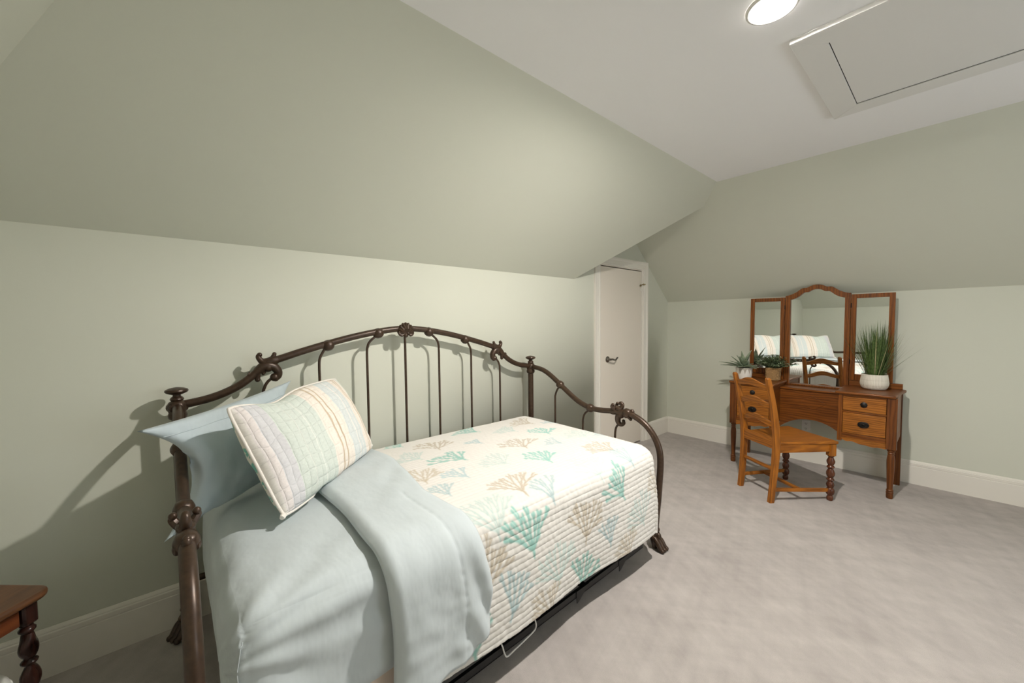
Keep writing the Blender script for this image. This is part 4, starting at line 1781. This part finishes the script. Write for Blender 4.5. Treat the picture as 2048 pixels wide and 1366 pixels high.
md.thickness = .003

# outlet on the wall under the vanity
bm = B()
box(bm, (1.400, L - .006, .292), (1.470, L - .0005, .407))
out = obj('wall_outlet', bm, M_PLASTIC, None, bevel=.002, base=(1.435, L, .35))
tag(out, 'white duplex outlet on the wall below the vanity', 'outlet')
for z in (.325, .374):
    bm = B()
    box(bm, (1.418, L - .008, z - .015), (1.452, L - .0058, z + .015))
    rc = obj('receptacle', bm, M_PLASTIC, out, True, bevel=.002)
    bm = B()
    box(bm, (1.427, L - .0084, z - .004), (1.430, L - .0078, z + .008))
    box(bm, (1.440, L - .0084, z - .004), (1.443, L - .0078, z + .008))
    ball(bm, (1.435, L - .0082, z - .009), (.003, .0006, .003), 8, 6)
    obj('slot', bm, M_BLACK, rc, True)

# ------------------------------------------------------------------ ladder-back chair
ch = empty('ladder_back_chair', (1.352, 3.510, 0), math.radians(-33.2))
tag(ch, 'oak ladder-back chair with plank seat pulled up to the vanity', 'chair')
SEATZ = .468


def cpart(name, bm, m, parent=ch, **k):
    return obj(name, bm, m, parent, False, **k)


for s in (-1, 1):
    bm = B()
    P = [(s * .160, -.012, 0), (s * .161, .004, .15), (s * .165, .018, .34), (s * .168, .020, .47), (s * .170, .004, .62), (s * .172, -.030, .80), (s * .174, -.068, .955)]
    Q = smooth(P, 5)
    hw_ = lerp_list([.018, .0185, .0195, .020, .019, .018, .017], len(Q))
    hd_ = lerp_list([.020, .021, .024, .026, .023, .020, .016], len(Q))
    rings = []
    for p, a, b in zip(Q, hw_, hd_):
        rings.append([bm.verts.new((p.x + x * a, p.y + y * b, p.z)) for x, y in ((-1, -.7), (-.7, -1), (.7, -1), (1, -.7), (1, .7), (.7, 1), (-.7, 1), (-1, .7))])
    for r0, r1 in zip(rings[:-1], rings[1:]):
        for k in range(8):
            bm.faces.new((r0[k], r0[(k + 1) % 8], r1[(k + 1) % 8], r1[k]))
    bm.faces.new(list(reversed(rings[0])))
    cap = bm.faces.new(rings[-1])
    r = bmesh.ops.extrude_face_region(bm, geom=[cap])
    vs = [v for v in r['geom'] if isinstance(v, bmesh.types.BMVert)]
    cc = sum((v.co for v in vs), Vector()) / len(vs)
    for v in vs:
        v.co = cc + (v.co - cc) * .6 + Vector((0, -.003, .010))
    cpart('rear_post', bm, WC_Z, angle=35)


def post_y(z):
    pts = [(0, -.012), (.15, .004), (.34, .018), (.47, .020), (.62, .004), (.80, -.030), (.955, -.068)]
    for (a, b), (c, d) in zip(pts[:-1], pts[1:]):
        if a <= z <= c:
            return b + (d - b) * (z - a) / (c - a)
    return pts[-1][1]


def slat(name, zt, zb, rise_t, rise_b):
    up, lo_ = [], []
    for k in range(25):
        f = k / 24 * 2 - 1
        x = f * .158
        bell = (math.cos(f * PI) + 1) / 2
        up.append((x, zt + rise_t * bell))
        lo_.append((x, zb + rise_b * bell))
    bm = B()
    bow = lambda x: -.014 * (1 - (x / .158) ** 2)
    band(bm, up, lo_, lambda a, b: (a, post_y(b) - .009 + bow(a), b), lambda a, b: (a, post_y(b) + .009 + bow(a), b))
    return cpart(name, bm, WC_X, angle=50, bevel=.002)


slat('crest_rail', .905, .868, .040, .018)
slat('back_slat', .762, .722, .038, .030)
slat('back_slat', .618, .580, .036, .028)
# seat: dished plank, wider at the front
bm = B()
nx, ny = 14, 14
grid = {}
for i in range(nx + 1):
    for j in range(ny + 1):
        f, g = i / nx * 2 - 1, j / ny
        hwid = .170 + (.232 - .170) * g
        x = f * hwid
        y = .004 + g * .492
        dish = -.009 * max(0, 1 - f * f) * math.sin(min(1, g * 1.1) * PI)
        grid[i, j] = (bm.verts.new((x, y, SEATZ + dish)), bm.verts.new((x, y, SEATZ - .024)))
for i in range(nx):
    for j in range(ny):
        bm.faces.new([grid[i + a, j + b][0] for a, b in ((0, 0), (1, 0), (1, 1), (0, 1))])
        bm.faces.new([grid[i + a, j + b][1] for a, b in ((0, 0), (0, 1), (1, 1), (1, 0))])
edge = [(i, 0) for i in range(nx)] + [(nx, j) for j in range(ny)] + [(nx - i, ny) for i in range(nx)] + [(0, ny - j) for j in range(ny)]
for (a, b) in zip(edge, edge[1:] + edge[:1]):
    bm.faces.new((grid[a][0], grid[a][1], grid[b][1], grid[b][0]))
cpart('seat', bm, WC_Y, bevel=.006, angle=30)


def bar(bm, p, q, hw, hh):
    p, q = Vector(p), Vector(q)
    t = (q - p).normalized()
    s = t.cross(Vector((0, 0, 1))).normalized()
    u = s.cross(t)
    A_ = [bm.verts.new(p + s * a * hw + u * b * hh) for a, b in ((-1, -1), (1, -1), (1, 1), (-1, 1))]
    B_ = [bm.verts.new(q + s * a * hw + u * b * hh) for a, b in ((-1, -1), (1, -1), (1, 1), (-1, 1))]
    bm.faces.new(list(reversed(A_)))
    bm.faces.new(B_)
    for k in range(4):
        bm.faces.new((A_[k], A_[(k + 1) % 4], B_[(k + 1) % 4], B_[k]))


ZA = SEATZ - .024 - .029
for s in (-1, 1):
    bm = B()
    bar(bm, (s * .168, .03, ZA), (s * .207, .455, ZA), .010, .029)
    cpart('seat_rail', bm, WC_Y, bevel=.002)
bm = B()
bar(bm, (-.19, .468, ZA), (.19, .468, ZA), .010, .029)
cpart('seat_rail', bm, WC_X, bevel=.002)
bm = B()
bar(bm, (-.150, .012, .452), (.150, .012, .452), .010, .040)
cpart('seat_rail', bm, WC_X, bevel=.002)
CP_ = [(.017, .360), (.023, .352), (.021, .346), (.015, .340), (.020, .328), (.0265, .312), (.0265, .300), (.020, .284), (.016, .278), (.024, .268), (.026, .262), (.020, .255), (.016, .249),
       (.022, .238), (.0275, .222), (.0275, .205), (.022, .188), (.016, .180), (.024, .170), (.026, .164), (.020, .157), (.016, .151), (.022, .141), (.0265, .126), (.022, .108), (.018, .100),
       (.027, .088), (.029, .074), (.027, .058), (.020, .046), (.015, .040), (.020, .032), (.022, .018), (.018, .003), (.012, 0)]
for s in (-1, 1):
    bm = B()
    box(bm, (s * .205 - .023, .436, .352), (s * .205 + .023, .482, SEATZ - .0245))
    o = cpart('leg_block', bm, WC_Z, bevel=.003)
    bm = B()
    lathe(bm, CP_, (s * .205, .459, 0), 20)
    cpart('turned_front_leg', bm, WC_TURN, o)
for s in (-1, 1):
    bm = B()
    bar(bm, (s * .162, .012, .098), (s * .203, .445, .082), .009, .013)
    cpart('side_stretcher', bm, WC_Y, bevel=.002)
bm = B()
bar(bm, (-.176, .22, .092), (.176, .22, .092), .010, .011)
cpart('cross_stretcher', bm, WC_X, bevel=.002)
bm = B()
bar(bm, (-.150, .010, .255), (.150, .010, .255), .008, .012)
cpart('rear_stretcher', bm, WC_X, bevel=.002)

# ------------------------------------------------------------------ twist-leg table at the left
tb = empty('twist_leg_table', (.552, -.572, 0), math.radians(-43))
tag(tb, 'dark wooden end table with twisted leg beside the left end of the daybed', 'table')
HS, TZ = .195, .60
bm = B()
outl = []
for cx, cy, a0 in ((1, 1, 0), (-1, 1, 90), (-1, -1, 180), (1, -1, 270)):
    for k in range(9):
        a = math.radians(a0 + k * 90 / 8)
        outl.append((cx * (HS - .045) + .045 * math.cos(a), cy * (HS - .045) + .045 * math.sin(a)))
prism(bm, outl, lambda x, y: (x, y, TZ - .022), lambda x, y: (x, y, TZ))
o = obj('tabletop', bm, WT_TOP, tb)
md = o.modifiers.new('bevel', 'BEVEL')
md.width = .009
md.segments = 3
md.limit_method = 'ANGLE'
md.angle_limit = math.radians(50)
AH = HS - .045
for k in range(4):
    bm = B()
    R = Matrix.Rotation(k * PI / 2, 4, 'Z')
    box(bm, (-AH + .022, AH - .008, TZ - .085), (AH - .022, AH + .010, TZ - .0225))
    bmesh.ops.transform(bm, matrix=R, verts=bm.verts)
    obj('apron', bm, WT_APRON, tb, bevel=.002)
    bm = B()
    box(bm, (AH - .019, AH - .019, TZ - .095), (AH + .019, AH + .019, TZ - .0225), .006, 1)
    bmesh.ops.transform(bm, matrix=R, verts=bm.verts)
    lb = obj('leg_block', bm, WT_LEG, tb)
    bm = B()
    n = 24
    rings = []
    Z1, steps = TZ - .095, 110
    for i in range(steps + 1):
        z = Z1 * i / steps
        f = z / .10
        fr = f - int(f)
        r = .011 + .0095 * math.sin(PI * min(1, fr / .78)) ** .8 if fr < .78 else .0095 + .0095 * math.sin(PI * (fr - .78) / .22)
        ring = []
        for q in range(n):
            a = 2 * PI * q / n
            tw = .0022 * math.cos(2 * (a - z * 40)) if fr < .78 else 0
            ring.append(bm.verts.new((AH + (r + tw) * math.cos(a), AH + (r + tw) * math.sin(a), z)))
        rings.append(ring)
    for r0, r1 in zip(rings[:-1], rings[1:]):
        for q in range(n):
            bm.faces.new((r0[q], r0[(q + 1) % n], r1[(q + 1) % n], r1[q]))
    bm.faces.new(list(reversed(rings[0])))
    bm.faces.new(rings[-1])
    bmesh.ops.transform(bm, matrix=R, verts=bm.verts)
    obj('twisted_leg', bm, WT_LEG, lb)

# white rounded bin under the table, at the frame's lower left corner
bm = B()
lathe(bm, [(.06, 0), (.065, .004), (.075, .15), (.078, .25), (.074, .278), (.062, .296), (.040, .308), (.02, .313), (.001, .314)], (.428, -.500, 0), 32)
bn = obj('waste_bin', bm, M_PLASTIC, None, angle=50, base=(.428, -.500, 0))
tag(bn, 'rounded white plastic bin under the dark twist-leg table', 'bin')
bm = B()
tube(bm, [(.428 + .0765 * math.cos(a), -.500 + .0765 * math.sin(a), .262) for a in np.linspace(0, 2 * PI, 40, endpoint=False)], .004, 8, closed=True)
obj('lid_rim', bm, M_PLASTIC, bn, True)

# ------------------------------------------------------------------ world, camera, view
w = bpy.data.worlds.new('world')
scene.world = w
w.use_nodes = True
w.node_tree.nodes['Background'].inputs[0].default_value = (.86, .94, 1.0, 1)
w.node_tree.nodes['Background'].inputs[1].default_value = 3.3  # sky level set for the fill entering through the added window

cd = bpy.data.cameras.new('camera')
cam = bpy.data.objects.new('camera', cd)
COL.objects.link(cam)
cd.sensor_fit = 'HORIZONTAL'
cd.sensor_width = 36
cd.lens = 36 * 777.70 / 2048
cd.clip_start = .02
yaw, pitch, roll = math.radians(48.6683), math.radians(-2.7809), math.radians(-.6177)
fw = Vector((-math.sin(yaw) * math.cos(pitch), math.cos(yaw) * math.cos(pitch), math.sin(pitch)))
rt = Vector((math.cos(yaw), math.sin(yaw), 0))
up = rt.cross(fw)
r2 = rt * math.cos(roll) + up * math.sin(roll)
u2 = up * math.cos(roll) - rt * math.sin(roll)
Mx = Matrix((r2, u2, -fw)).transposed().to_4x4()
Mx.translation = Vector((2.3715, 0, 1.4))
cam.matrix_world = Mx
scene.camera = cam

scene.view_settings.view_transform = 'Standard'
scene.view_settings.look = 'None'
scene.view_settings.gamma = 1
scene.view_settings.use_curve_mapping = False
scene.view_settings.exposure = .87
try:
    scene.cycles.max_bounces = 14
    scene.cycles.diffuse_bounces = 10
    scene.cycles.glossy_bounces = 6
    scene.cycles.sample_clamp_indirect = 6
except Exception:
    pass
